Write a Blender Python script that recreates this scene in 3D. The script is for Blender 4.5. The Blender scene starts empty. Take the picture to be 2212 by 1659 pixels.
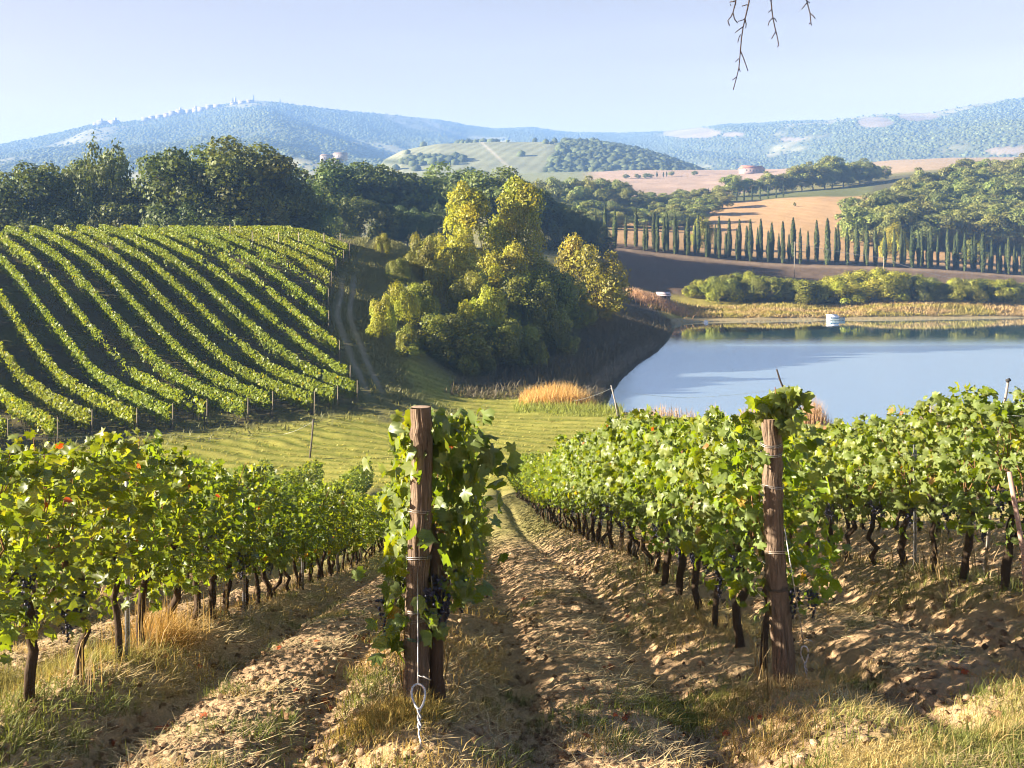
import bpy, math
import numpy as np
from mathutils import Vector

# ------------------------------------------------------------------ camera, sky, sun, exposure
SC = bpy.context.scene
F, U0, V0 = 2433.0, 1106.0, 520.0          # focal length, centre column and horizon row, in 2212-wide picture units
cam_data = bpy.data.cameras.new('camera')
cam = bpy.data.objects.new('camera', cam_data)
SC.collection.objects.link(cam)
SC.camera = cam
cam_data.sensor_width = 36.0
cam_data.sensor_fit = 'HORIZONTAL'
cam_data.lens = 36.0 * F / 2212.0
cam_data.shift_y = -(829.5 - V0) / 2212.0
cam_data.clip_start = 0.1
cam_data.clip_end = 20000.0
cam.location = (0, 0, 0)
cam.rotation_euler = (math.radians(90), 0, 0)

SUN_EL, SUN_AZ = math.radians(17.5), math.radians(-6)   # azimuth: a little ahead of straight left
world = bpy.data.worlds.new('World')
SC.world = world
world.use_nodes = True
wn = world.node_tree
sky = wn.nodes.new('ShaderNodeTexSky')
sky.sky_type = 'NISHITA'
sky.sun_disc = False
sky.sun_elevation = SUN_EL
sky.sun_rotation = -(math.pi / 2 - SUN_AZ)
sky.altitude = 300
sky.air_density = 1.0
sky.dust_density = 1.2
sky.ozone_density = 3.0
bg = wn.nodes['Background']
lilac = wn.nodes.new('ShaderNodeMix')
lilac.data_type, lilac.blend_type = 'RGBA', 'MULTIPLY'
lilac.inputs['Factor'].default_value = 1.0
tcw = wn.nodes.new('ShaderNodeTexCoord')
sepw = wn.nodes.new('ShaderNodeSeparateXYZ')
wn.links.new(tcw.outputs['Generated'], sepw.inputs[0])
rampw = wn.nodes.new('ShaderNodeValToRGB')          # pale lilac low down, darkened and bluer towards the zenith to deepen shadows
rampw.color_ramp.elements[0].position, rampw.color_ramp.elements[0].color = 0.0, (1.03, 0.45, 0.21, 1)
rampw.color_ramp.elements[1].position, rampw.color_ramp.elements[1].color = 0.9, (0.13, 0.14, 0.18, 1)
_m = rampw.color_ramp.elements.new(0.42)
_m.color = (0.36, 0.27, 0.25, 1)
_e = rampw.color_ramp.elements.new(0.22)
_e.color = (0.99, 0.485, 0.265, 1)
wn.links.new(sepw.outputs['Z'], rampw.inputs[0])
boost = wn.nodes.new('ShaderNodeVectorMath')
boost.operation = 'SCALE'
boost.inputs['Scale'].default_value = 1.45
cmap = wn.nodes.new('ShaderNodeMapping')             # thin streaks of high cloud
cmap.inputs['Scale'].default_value = (1.3, 1.3, 11.0)
cmap.inputs['Rotation'].default_value = (0.0, 0.10, 0.0)
wn.links.new(tcw.outputs['Generated'], cmap.inputs[0])
cno = wn.nodes.new('ShaderNodeTexNoise')
cno.inputs['Scale'].default_value = 2.2
cno.inputs['Detail'].default_value = 5
wn.links.new(cmap.outputs[0], cno.inputs['Vector'])
cmr = wn.nodes.new('ShaderNodeMapRange')
cmr.inputs[1].default_value, cmr.inputs[2].default_value = 0.45, 0.75
cmr.inputs[3].default_value, cmr.inputs[4].default_value = 0.0, 0.55
wn.links.new(cno.outputs[0], cmr.inputs[0])
cmx = wn.nodes.new('ShaderNodeMix')
cmx.data_type = 'RGBA'
cmx.inputs['B'].default_value = (1.18, 0.60, 0.40, 1)
wn.links.new(cmr.outputs[0], cmx.inputs['Factor'])
wn.links.new(rampw.outputs[0], cmx.inputs['A'])
wn.links.new(cmx.outputs['Result'], boost.inputs[0])
wn.links.new(boost.outputs[0], lilac.inputs['B'])
wn.links.new(sky.outputs[0], lilac.inputs['A'])
wn.links.new(lilac.outputs['Result'], bg.inputs[0])
bg.inputs[1].default_value = 0.05

sl = bpy.data.lights.new('sun', 'SUN')
sl.energy = 5.0
sl.angle = math.radians(0.6)
sl.color = (1.0, 0.89, 0.74)
sun = bpy.data.objects.new('sun', sl)
SC.collection.objects.link(sun)
SDIR = Vector((-math.cos(SUN_EL) * math.cos(SUN_AZ), math.cos(SUN_EL) * math.sin(SUN_AZ), math.sin(SUN_EL)))
sun.rotation_euler = (-SDIR).to_track_quat('-Z', 'Y').to_euler()

SC.view_settings.view_transform = 'Standard'
SC.view_settings.look = 'None'
SC.view_settings.gamma = 1.0
SC.view_settings.exposure = 2.5
SC.cycles.max_bounces = 8
SC.cycles.transparent_max_bounces = 8
SC.cycles.volume_bounces = 1
SC.cycles.use_denoising = True
SC.cycles.denoiser = 'OPENIMAGEDENOISE'
SC.cycles.denoising_input_passes = 'RGB'
SC.cycles.use_adaptive_sampling = False
SC.cycles.filter_width = 1.1

# ------------------------------------------------------------------ small helpers
R0 = np.random.default_rng(11)


def rng(k):
    return np.random.default_rng(k)


def PX(u, v, Y):
    """the point at depth Y that stands at picture column u, row v"""
    return np.array([(u - U0) / F * Y, Y, -(v - V0) / F * Y])


def smooth(a, b, x):
    t = np.clip((x - a) / (b - a), 0, 1)
    return t * t * (3 - 2 * t)


def hash2(ix, iy, seed):
    h = (ix.astype(np.int64) * 374761393 + iy.astype(np.int64) * 668265263 + seed * 974634721) & 0xFFFFFFFF
    h = ((h ^ (h >> 13)) * 1274126177) & 0xFFFFFFFF
    h = (h ^ (h >> 16)) & 0xFFFF
    return h / 65535.0


def vnoise(x, y, seed=0):
    ix, iy = np.floor(x), np.floor(y)
    fx, fy = x - ix, y - iy
    fx = fx * fx * (3 - 2 * fx)
    fy = fy * fy * (3 - 2 * fy)
    a, b = hash2(ix, iy, seed), hash2(ix + 1, iy, seed)
    c, d = hash2(ix, iy + 1, seed), hash2(ix + 1, iy + 1, seed)
    return (a + (b - a) * fx) * (1 - fy) + (c + (d - c) * fx) * fy


def fbm(x, y, octs=4, seed=0):
    s, amp, tot = 0.0, 1.0, 0.0
    for i in range(octs):
        s = s + amp * vnoise(x * 2 ** i + 17.3 * i, y * 2 ** i - 9.1 * i, seed + i)
        tot += amp
        amp *= 0.5
    return s / tot


def nrm(a):
    return a / np.maximum(np.linalg.norm(a, axis=-1, keepdims=True), 1e-9)


def mesh_data(name, V, faces, mats, tint=None, smooth_shade=False, matidx=None):
    me = bpy.data.meshes.new(name)
    V = np.asarray(V, dtype=np.float32)
    if not isinstance(faces, (list, tuple)):
        faces = [faces]
    faces = [np.asarray(f, dtype=np.int32) for f in faces if len(f)]
    me.vertices.add(len(V))
    me.vertices.foreach_set('co', V.ravel())
    loops = np.concatenate([f.ravel() for f in faces])
    sizes = np.concatenate([np.full(len(f), f.shape[1], dtype=np.int32) for f in faces])
    starts = np.concatenate([[0], np.cumsum(sizes)[:-1]]).astype(np.int32)
    me.loops.add(len(loops))
    me.loops.foreach_set('vertex_index', loops)
    me.polygons.add(len(sizes))
    me.polygons.foreach_set('loop_start', starts)
    if matidx is not None:
        me.polygons.foreach_set('material_index', np.asarray(matidx, dtype=np.int32))
    if smooth_shade:
        me.polygons.foreach_set('use_smooth', np.ones(len(sizes), dtype=bool))
    if tint is not None:
        a = me.color_attributes.new('tint', 'FLOAT_COLOR', 'POINT')
        t = np.ones((len(V), 4), dtype=np.float32)
        t[:, :3] = tint
        a.data.foreach_set('color', t.ravel())
    for m in (mats if isinstance(mats, (list, tuple)) else [mats]):
        me.materials.append(m)
    me.update(calc_edges=True)
    return me


def link(name, data, parent=None, loc=(0, 0, 0), rz=0.0, sc=1.0):
    o = bpy.data.objects.new(name, data)
    SC.collection.objects.link(o)
    o.parent = parent
    o.location = loc
    o.rotation_euler = (0, 0, rz)
    o.scale = (sc, sc, sc) if np.isscalar(sc) else sc
    return o


def tag(o, label=None, cat=None, group=None, kind=None):
    if label:
        o['label'] = label
    if cat:
        o['category'] = cat
    if group:
        o['group'] = group
    if kind:
        o['kind'] = kind
    return o


def thing(name, label, cat, loc=(0, 0, 0), rz=0.0, sc=1.0, group=None):
    return tag(link(name, None, None, loc, rz, sc), label, cat, group)


class MB:
    """collects shapes of ONE mesh"""

    def __init__(s):
        s.V, s.F, s.T, s.n = [], [], [], 0

    def add(s, V, F, tint=(1, 1, 1)):
        V = np.asarray(V, dtype=float)
        fs = F if isinstance(F, list) else [F]
        for f in fs:
            s.F.append(np.asarray(f, dtype=int) + s.n)
        s.V.append(V)
        t = np.asarray(tint, dtype=float)
        s.T.append(np.broadcast_to(t, (len(V), 3)))
        s.n += len(V)
        return s

    def box(s, c, d, rz=0.0, tint=(1, 1, 1), taper=1.0):
        x, y, z = np.array(d) / 2
        k = taper
        V = np.array([[-x, -y, -z], [x, -y, -z], [x, y, -z], [-x, y, -z], [-x * k, -y * k, z], [x * k, -y * k, z], [x * k, y * k, z], [-x * k, y * k, z]])
        cz, sz = math.cos(rz), math.sin(rz)
        V = np.c_[V[:, 0] * cz - V[:, 1] * sz, V[:, 0] * sz + V[:, 1] * cz, V[:, 2]] + np.array(c)
        return s.add(V, np.array([[0, 3, 2, 1], [4, 5, 6, 7], [0, 1, 5, 4], [1, 2, 6, 5], [2, 3, 7, 6], [3, 0, 4, 7]]), tint)

    def tube(s, pts, rad, n=8, jit=0.0, r=None, tint=(1, 1, 1), cap=True, ridge=0.0, rseed=0):
        pts = np.asarray(pts, dtype=float)
        m = len(pts)
        rad = np.broadcast_to(np.asarray(rad, dtype=float), (m,))
        tan = nrm(np.gradient(pts, axis=0))
        ref = np.array([0, 0, 1.0]) if abs(tan[:, 2].mean()) < 0.8 else np.array([1.0, 0, 0])
        a = nrm(np.cross(tan, ref))
        b = np.cross(tan, a)
        th = np.arange(n) / n * 2 * math.pi
        rr = np.repeat(rad[:, None], n, 1)
        if jit and r is not None:
            rr = rr * (1 + jit * (r.random((m, n)) - 0.5))
        if ridge:
            g = rng(rseed)
            prof = g.random(n) - 0.5
            drift = np.cumsum(g.normal(0, 0.05, (m, n)), 0)
            rr = rr * (1 + ridge * (prof[None] + drift))
        V = pts[:, None] + rr[..., None] * (np.cos(th)[None, :, None] * a[:, None] + np.sin(th)[None, :, None] * b[:, None])
        V = V.reshape(-1, 3)
        i, j = np.meshgrid(np.arange(m - 1), np.arange(n), indexing='ij')
        j2 = (j + 1) % n
        Q = np.stack([i * n + j, i * n + j2, (i + 1) * n + j2, (i + 1) * n + j], -1).reshape(-1, 4)
        fs = [Q]
        if cap:
            V = np.r_[V, pts[:1], pts[-1:]]
            k = np.arange(n)
            fs.append(np.stack([(k + 1) % n, k, np.full(n, m * n)], -1))
            fs.append(np.stack([(m - 1) * n + k, (m - 1) * n + (k + 1) % n, np.full(n, m * n + 1)], -1))
        return s.add(V, fs, tint)

    def data(s, name, mat, smooth_shade=False):
        by = {}
        for f in s.F:
            by.setdefault(f.shape[1], []).append(f)
        return mesh_data(name, np.concatenate(s.V), [np.concatenate(v) for v in by.values()], mat, np.concatenate(s.T), smooth_shade)

    def obj(s, name, mat, parent=None, smooth_shade=False, loc=(0, 0, 0)):
        return link(name, s.data(name, mat, smooth_shade), parent, loc)


ICO = None


def ico(sub):
    import bmesh
    bm = bmesh.new()
    bmesh.ops.create_icosphere(bm, subdivisions=sub, radius=1.0)
    V = np.array([v.co[:] for v in bm.verts])
    Fc = np.array([[v.index for v in f.verts] for f in bm.faces])
    bm.free()
    return V, Fc


ICO1, ICO2, ICO3 = ico(1), ico(2), ico(3)


def cards(P, N, S, g, tip=None, width=0.8, fold=0.18, jit=0.25):
    """leaf-sized folded faces: centres P, normals N, sizes S; returns vertices, quads"""
    n = len(P)
    N = nrm(N)
    T = g.normal(size=(n, 3)) if tip is None else tip
    T = nrm(T - (T * N).sum(1, keepdims=True) * N)
    B = np.cross(N, T)
    S = np.broadcast_to(S, (n,))[:, None]
    w = width * 0.5
    j = lambda: 1 + jit * (g.random((n, 1)) - 0.5) * 2
    f = fold
    v0 = P + T * S * 0.55 * j()
    v1 = P + B * S * w * j() - N * S * f + T * S * 0.06 * j()
    v2 = P - T * S * 0.5 * j()
    v3 = P - B * S * w * j() - N * S * f - T * S * 0.04
    V = np.stack([v0, v1, v2, v3], 1).reshape(-1, 3)
    Q = np.arange(4 * n).reshape(n, 4)
    return V, Q


# ------------------------------------------------------------------ materials
def new_mat(name):
    m = bpy.data.materials.new(name)
    m.use_nodes = True
    return m, m.node_tree, m.node_tree.nodes['Principled BSDF']


def nd(nt, t, **kw):
    n = nt.nodes.new(t)
    for k, v in kw.items():
        setattr(n, k, v)
    return n


def leaf_material(name, transl=0.35, rough=0.45, spec=0.4, pale_back=0.0, hue_var=0.02, val_var=0.25, tcol=(1.25, 1.15, 0.5), air=0.0):
    m, nt, p = new_mat(name)
    at = nd(nt, 'ShaderNodeVertexColor', layer_name='tint')
    oi = nd(nt, 'ShaderNodeObjectInfo')
    hs = nd(nt, 'ShaderNodeHueSaturation')
    mh = nd(nt, 'ShaderNodeMapRange')
    mh.inputs[3].default_value, mh.inputs[4].default_value = 0.5 - hue_var, 0.5 + hue_var
    mv = nd(nt, 'ShaderNodeMapRange')
    mv.inputs[3].default_value, mv.inputs[4].default_value = 1 - val_var, 1 + val_var
    nt.links.new(oi.outputs['Random'], mh.inputs[0])
    mult = nd(nt, 'ShaderNodeMath', operation='MULTIPLY')
    mult.inputs[1].default_value = 7.31
    fr = nd(nt, 'ShaderNodeMath', operation='FRACT')
    nt.links.new(oi.outputs['Random'], mult.inputs[0])
    nt.links.new(mult.outputs[0], fr.inputs[0])
    nt.links.new(fr.outputs[0], mv.inputs[0])
    nt.links.new(mh.outputs[0], hs.inputs['Hue'])
    nt.links.new(mv.outputs[0], hs.inputs['Value'])
    nt.links.new(at.outputs['Color'], hs.inputs['Color'])
    col = hs.outputs['Color']
    if pale_back:
        geo = nd(nt, 'ShaderNodeNewGeometry')
        mx = nd(nt, 'ShaderNodeMix', data_type='RGBA')
        mf = nd(nt, 'ShaderNodeMath', operation='MULTIPLY')
        mf.inputs[1].default_value = pale_back
        nt.links.new(geo.outputs['Backfacing'], mf.inputs[0])
        nt.links.new(mf.outputs[0], mx.inputs['Factor'])
        nt.links.new(col, mx.inputs['A'])
        mx.inputs['B'].default_value = (0.30, 0.35, 0.16, 1)
        col2 = mx.outputs['Result']
    else:
        col2 = col
    nt.links.new(col2, p.inputs['Base Color'])
    p.inputs['Roughness'].default_value = rough
    p.inputs['Specular IOR Level'].default_value = spec
    tr = nd(nt, 'ShaderNodeBsdfTranslucent')
    vm = nd(nt, 'ShaderNodeMix', data_type='RGBA', blend_type='MULTIPLY')
    vm.inputs['Factor'].default_value = 1.0
    nt.links.new(col, vm.inputs['A'])
    vm.inputs['B'].default_value = (*[c * 1.5 for c in tcol], 1)
    nt.links.new(vm.outputs['Result'], tr.inputs['Color'])
    ms = nd(nt, 'ShaderNodeMixShader')
    ms.inputs[0].default_value = transl
    nt.links.new(p.outputs[0], ms.inputs[1])
    nt.links.new(tr.outputs[0], ms.inputs[2])
    nt.links.new(ms.outputs[0], nt.nodes['Material Output'].inputs[0])
    return m


def tint_material(name, rough=0.9, spec=0.1, nscale=20.0, namp=0.35, bump=0.0, bscale=40.0, metal=0.0, stretch=(1, 1, 1), mul=(1, 1, 1)):
    """base colour = vertex tint x noise variation"""
    m, nt, p = new_mat(name)
    at = nd(nt, 'ShaderNodeVertexColor', layer_name='tint')
    tc = nd(nt, 'ShaderNodeNewGeometry')
    mp = nd(nt, 'ShaderNodeMapping')
    mp.inputs['Scale'].default_value = stretch
    nt.links.new(tc.outputs['Position'], mp.inputs[0])
    no = nd(nt, 'ShaderNodeTexNoise')
    no.inputs['Scale'].default_value = nscale
    no.inputs['Detail'].default_value = 6
    no.inputs['Roughness'].default_value = 0.65
    nt.links.new(mp.outputs[0], no.inputs['Vector'])
    mr = nd(nt, 'ShaderNodeMapRange')
    mr.inputs[1].default_value, mr.inputs[2].default_value = 0.25, 0.75
    mr.inputs[3].default_value, mr.inputs[4].default_value = 1 - namp, 1 + namp
    nt.links.new(no.outputs[0], mr.inputs[0])
    mx = nd(nt, 'ShaderNodeMix', data_type='RGBA', blend_type='MULTIPLY')
    mx.inputs['Factor'].default_value = 1.0
    nt.links.new(at.outputs['Color'], mx.inputs['A'])
    cb = nd(nt, 'ShaderNodeVectorMath', operation='SCALE')
    cb.inputs[0].default_value = mul
    nt.links.new(mr.outputs[0], cb.inputs['Scale'])
    nt.links.new(cb.outputs[0], mx.inputs['B'])
    nt.links.new(mx.outputs['Result'], p.inputs['Base Color'])
    p.inputs['Roughness'].default_value = rough
    p.inputs['Specular IOR Level'].default_value = spec
    p.inputs['Metallic'].default_value = metal
    if bump:
        bn = nd(nt, 'ShaderNodeTexNoise')
        bn.inputs['Scale'].default_value = bscale
        bn.inputs['Detail'].default_value = 5
        nt.links.new(mp.outputs[0], bn.inputs['Vector'])
        b = nd(nt, 'ShaderNodeBump')
        b.inputs['Strength'].default_value = 1.0
        b.inputs['Distance'].default_value = bump
        nt.links.new(bn.outputs[0], b.inputs['Height'])
        nt.links.new(b.outputs[0], p.inputs['Normal'])
    return m


M_VINE = leaf_material('vine_leaf', 0.46, 0.42, 0.42, 0.36, 0.012, 0.12)
M_TREE = leaf_material('tree_leaf', 0.22, 0.55, 0.25, 0.0, 0.02, 0.22)
M_SHRUB = leaf_material('shrub_leaf', 0.30, 0.5, 0.3, 0.0, 0.012, 0.14)
M_ROW = leaf_material('hill_vine_leaf', 0.34, 0.5, 0.3, 0.0, 0.01, 0.1)
M_CYP = leaf_material('cypress_leaf', 0.08, 0.7, 0.15, 0.0, 0.015, 0.2)
M_GRASS = leaf_material('grass_blade', 0.3, 0.6, 0.25, 0.0, 0.0, 0.0, (1.1, 1.05, 0.7))
M_BARK = tint_material('bark', 0.9, 0.1, 30, 0.45, 0.01, 60, stretch=(1, 1, 0.12))
M_POST = tint_material('post_bark', 0.9, 0.1, 55, 0.8, 0.03, 70, stretch=(1, 1, 0.06))
M_WOOD = tint_material('plain_wood', 0.85, 0.15, 40, 0.25, 0.0, stretch=(1, 1, 0.2))
M_METAL = tint_material('galvanised_wire', 0.45, 0.5, 60, 0.2, metal=0.6)
M_PAINT = tint_material('painted_surface', 0.5, 0.4, 6, 0.08)
M_WALL = tint_material('plaster_wall', 0.9, 0.1, 1.0, 0.15)
M_STRAW = tint_material('straw', 0.8, 0.2, 30, 0.2)
M_CLOD = tint_material('soil_clod', 0.95, 0.05, 35, 0.35, 0.01, 80)
M_FAR = tint_material('far_foliage', 0.95, 0.05, 0.15, 0.3)
M_GRAPE = tint_material('grape_skin', 0.4, 0.5, 60, 0.4)

# ------------------------------------------------------------------ terrain
LAKE_Z = -15.2


def z_plain(Y):
    k = 0.9
    x = (12.4 - 0.194 * Y) / k
    return -14.0 + k * np.where(x > 30, x, np.log1p(np.exp(np.minimum(x, 30))))


CTRL = [  # picture column, picture row, depth
    (140, 1480, 7.97), (400, 1365, 11.3), (600, 1290, 16.7), (820, 1190, 35),
    (900, 1530, 7.2), (1690, 1480, 8.0), (1400, 1230, 14.1), (1230, 1150, 25.6), (1045, 1090, 45),
    (2163, 1263, 10.3), (1714, 1192, 16.8), (2006, 1147, 19), (2500, 1140, 19),
    (-200, 1170, 30), (-500, 1300, 15), (300, 1078, 57), (700, 1075, 57), (1000, 1072, 57), (1300, 1075, 57), (1800, 1075, 57), (2300, 1075, 57), (-300, 1078, 57),
    (200, 990, 72), (600, 990, 72), (1000, 990, 71), (1300, 990, 72), (1700, 985, 72), (-400, 990, 72),
    (700, 915, 86), (900, 900, 90), (1200, 903, 89), (1100, 850, 104), (850, 835, 108), (1000, 800, 118), (1200, 790, 122),
    (1700, 905, 86), (2212, 905, 86), (2600, 905, 86),
    (0, 830, 110), (300, 830, 110), (600, 830, 110), (0, 763, 140), (300, 763, 140), (620, 740, 140), (-400, 830, 110),
    (1350, 700, 172), (1250, 640, 185), (1000, 700, 150), (1150, 720, 150), (850, 640, 165),
    (900, 552, 210), (700, 553, 205), (1100, 560, 225), (1280, 560, 250), (1400, 652, 214), (1330, 600, 245),
    (1700, 786, 142), (2212, 786, 142), (1700, 712, 196), (2212, 712, 196),
    (1500, 692, 214), (1800, 688, 218), (2212, 684, 224), (2600, 684, 228),
    (1500, 644, 235), (1700, 656, 232), (1900, 656, 232), (2212, 650, 236), (2600, 650, 238),
    (1290, 527, 300), (1380, 536, 300), (1480, 547, 300), (1600, 559, 300), (1715, 566, 300), (1850, 570, 300), (2000, 577, 300), (2100, 584, 300), (2212, 592, 300), (2600, 605, 300),
    (1340, 498, 380), (1470, 504, 380), (1600, 505, 385), (1700, 523, 350), (1850, 542, 335), (2000, 553, 330), (2212, 565, 330), (2600, 570, 330),
    (1590, 470, 430), (1700, 434, 480), (1780, 424, 490), (1850, 424, 490), (2000, 450, 430), (2212, 442, 430), (2600, 442, 430),
    (2000, 400, 510), (2212, 388, 510), (2600, 388, 510),
    (1600, 428, 520), (1850, 405, 545), (1450, 432, 520), (1950, 375, 640), (2212, 362, 640), (1980, 356, 800), (2212, 350, 800), (2600, 350, 800),
    (1280, 385, 900), (1400, 418, 700), (1520, 420, 690), (1650, 372, 950), (1440, 374, 950), (1200, 396, 850),
    (1250, 482, 420), (1250, 432, 520), (1350, 455, 500), (1450, 485, 420), (1450, 432, 620),
    (-100, 545, 205), (300, 545, 205), (0, 565, 400), (600, 565, 380), (1000, 540, 330), (1000, 470, 600), (-300, 480, 700), (300, 460, 800), (600, 430, 900), (1000, 395, 900), (-400, 560, 300),
]


def build_tps():
    c = np.array(CTRL, dtype=float)
    a = (c[:, 0] - U0) / F
    Y = c[:, 2]
    z = -(c[:, 1] - V0) / F * Y
    for aa in (-0.8, -0.45, -0.2, 0, 0.2, 0.45, 0.8):
        for yy in (2.2, 4.5):
            a = np.r_[a, aa]
            Y = np.r_[Y, yy]
            z = np.r_[z, z_plain(np.array([yy]))]
    r = (z - z_plain(Y)) / Y
    P = np.c_[3 * a, np.log(Y)]
    n = len(P)
    d2 = ((P[:, None] - P[None]) ** 2).sum(-1)
    K = 0.5 * d2 * np.log(d2 + 1e-12) + 2e-4 * np.eye(n)
    Q = np.c_[np.ones(n), P]
    A = np.block([[K, Q], [Q.T, np.zeros((3, 3))]])
    w = np.linalg.solve(A, np.r_[r, np.zeros(3)])
    return P, w


TP, TW = build_tps()


def tps(X, Y):
    Yc = np.clip(Y, 2.2, 1000.0)
    a = np.clip(X / np.maximum(Yc, 1e-3), -0.85, 0.85)
    q = np.c_[3 * a, np.log(Yc)]
    out = np.empty(len(q))
    for s in range(0, len(q), 40000):
        b = q[s:s + 40000]
        d2 = ((b[:, None] - TP[None]) ** 2).sum(-1)
        out[s:s + 40000] = (0.5 * d2 * np.log(d2 + 1e-12)) @ TW[:-3] + TW[-3] + b @ TW[-2:]
    out *= smooth(1.5, 5.0, Y)
    return z_plain(Y) + out * Yc


LAKE = np.array([((u - U0) / F * Y, Y) for u, Y in [
    (1452, 200), (1455, 190), (1442, 170), (1420, 154), (1378, 138), (1342, 123), (1322, 112), (1308, 103), (1335, 96), (1480, 92), (1700, 89),
    (1950, 87), (2212, 86), (2900, 86), (3000, 232), (2500, 227), (2212, 223), (1980, 219), (1805, 216.5), (1700, 215), (1600, 212.5), (1520, 211), (1480, 207)]])


def sdf_poly(X, Y, poly):
    """signed distance, negative inside"""
    d = np.full(len(X), 1e9)
    ins = np.zeros(len(X), dtype=bool)
    n = len(poly)
    for i in range(n):
        ax, ay = poly[i]
        bx, by = poly[(i + 1) % n]
        ex, ey = bx - ax, by - ay
        t = np.clip(((X - ax) * ex + (Y - ay) * ey) / (ex * ex + ey * ey), 0, 1)
        d = np.minimum(d, np.hypot(X - ax - t * ex, Y - ay - t * ey))
        c = ((ay > Y) != (by > Y)) & (X < ex * (Y - ay) / (by - ay + 1e-12) + ax)
        ins ^= c
    return np.where(ins, -d, d)


# the vineyard hill on the left: s runs up along its rows, c across them
HS, HC = np.array([-0.615, 0.788]), np.array([0.788, 0.615])
HO = np.array([-22.6, 77.0])
_s = np.linspace(-60, 260, 1281)
_P = np.interp(_s, [-60, -10, 0, 10, 18, 23, 29, 35, 40, 48, 53, 59, 63, 70, 80, 95, 120, 160, 260],
               [-14.4, -13.8, -13.5, -13.0, -12.1, -10.7, -8.9, -6.9, -5.2, -3.0, -2.1, -1.0, -0.3, 0.3, 0.2, -1.2, -4.0, -9.0, -20.0])
_P = np.convolve(np.pad(_P, 16, mode='edge'), np.hanning(35)[1:-1] / np.hanning(35)[1:-1].sum(), 'valid')
CB_S = [-10, 3, 9.7, 17.4, 25.2, 30, 35, 38.4, 42.3, 50, 70, 120]
CB_C = [10, 15.4, 18.5, 21.6, 24.6, 27.7, 30.8, 33.9, 37, 43, 56, 90]


def hill_sc(X, Y):
    dx, dy = X - HO[0], Y - HO[1]
    return dx * HS[0] + dy * HS[1], dx * HC[0] + dy * HC[1]


def hill_h(s, c):
    cb = np.interp(s, CB_S, CB_C) + 5.5
    y = (c - cb) / 2.0
    drop2 = 0.45 * 2.0 * np.where(y > 30, y, np.log1p(np.exp(np.minimum(y, 30))))
    return np.interp(s + 0.3 * np.clip(c, -15, 40), _s, _P) - drop2


ROW_SP = 2.53


def row_dist(X, Y):
    ph = (X + 0.0353 * (Y - 8) - 1.92) / ROW_SP
    return (ph - np.round(ph)) * ROW_SP, np.round(ph)


def soil_mask(X, Y):
    """1 on the worked vineyard floor, 0 on the grassy headland at bottom right"""
    edge = 5.55 + 0.62 * np.maximum(X - 0.9, 0)
    return smooth(-0.35, 0.5, Y - edge + 0.7 * (fbm(X * 1.1, Y * 1.1, 3, 5) - 0.5)) * (1 - smooth(58, 63, Y))


def ground(X, Y):
    X = np.atleast_1d(np.asarray(X, dtype=float))
    Y = np.atleast_1d(np.asarray(Y, dtype=float))
    z = tps(X, Y)
    m = (Y > 55) & (Y < 420)
    if m.any():
        s, c = hill_sc(X[m], Y[m])
        h = hill_h(s, c)
        k = 0.7
        a, b = h / k, z[m] / k
        mx = np.maximum(a, b)
        h2 = k * (mx + np.log(np.exp(a - mx) + np.exp(b - mx)))
        w = smooth(-14, -1, s) * (1 - smooth(120, 160, s))
        z[m] = z[m] * (1 - w) + h2 * w
    m = (Y > 75) & (Y < 260) & (X > -10)
    if m.any():
        d = sdf_poly(X[m], Y[m], LAKE)
        zz = z[m]
        ins = np.minimum(zz, LAKE_Z - 0.06 - np.minimum(0.25 * np.abs(d), 1.6))
        dp = np.maximum(d, 0)
        out = np.clip(zz, LAKE_Z + 0.03 + np.minimum(0.22 * dp, 0.8), LAKE_Z + 0.10 + 0.30 * dp)
        z[m] = np.where(d < 0, ins, out)
    m = Y < 62
    if m.any():
        d, _ = row_dist(X[m], Y[m])
        sm = soil_mask(X[m], Y[m])
        ad = np.abs(d)
        z[m] += sm * (0.13 * (np.exp(-(ad / 0.42) ** 2) - 1) - 0.085 * np.exp(-((ad - 0.72) / 0.17) ** 2) + 0.02 * np.cos(d * 5))
    return z


def g1(X, Y):
    return float(ground([X], [Y])[0])


def hit(u, v, y0=4.0, y1=900.0):
    """where the view ray through picture point (u, v) first meets the ground"""
    Y = np.exp(np.linspace(math.log(y0), math.log(y1), 1500))
    zr = -(v - V0) / F * Y
    zg = ground((u - U0) / F * Y, Y)
    k = np.argmax(zr <= zg)
    Yh = Y[k] if zr[k] <= zg[k] else y1
    return float((u - U0) / F * Yh), float(Yh), g1((u - U0) / F * Yh, Yh)


def col_mix(base, c, w):
    return base * (1 - w[:, None]) + np.array(c) * w[:, None]


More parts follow.
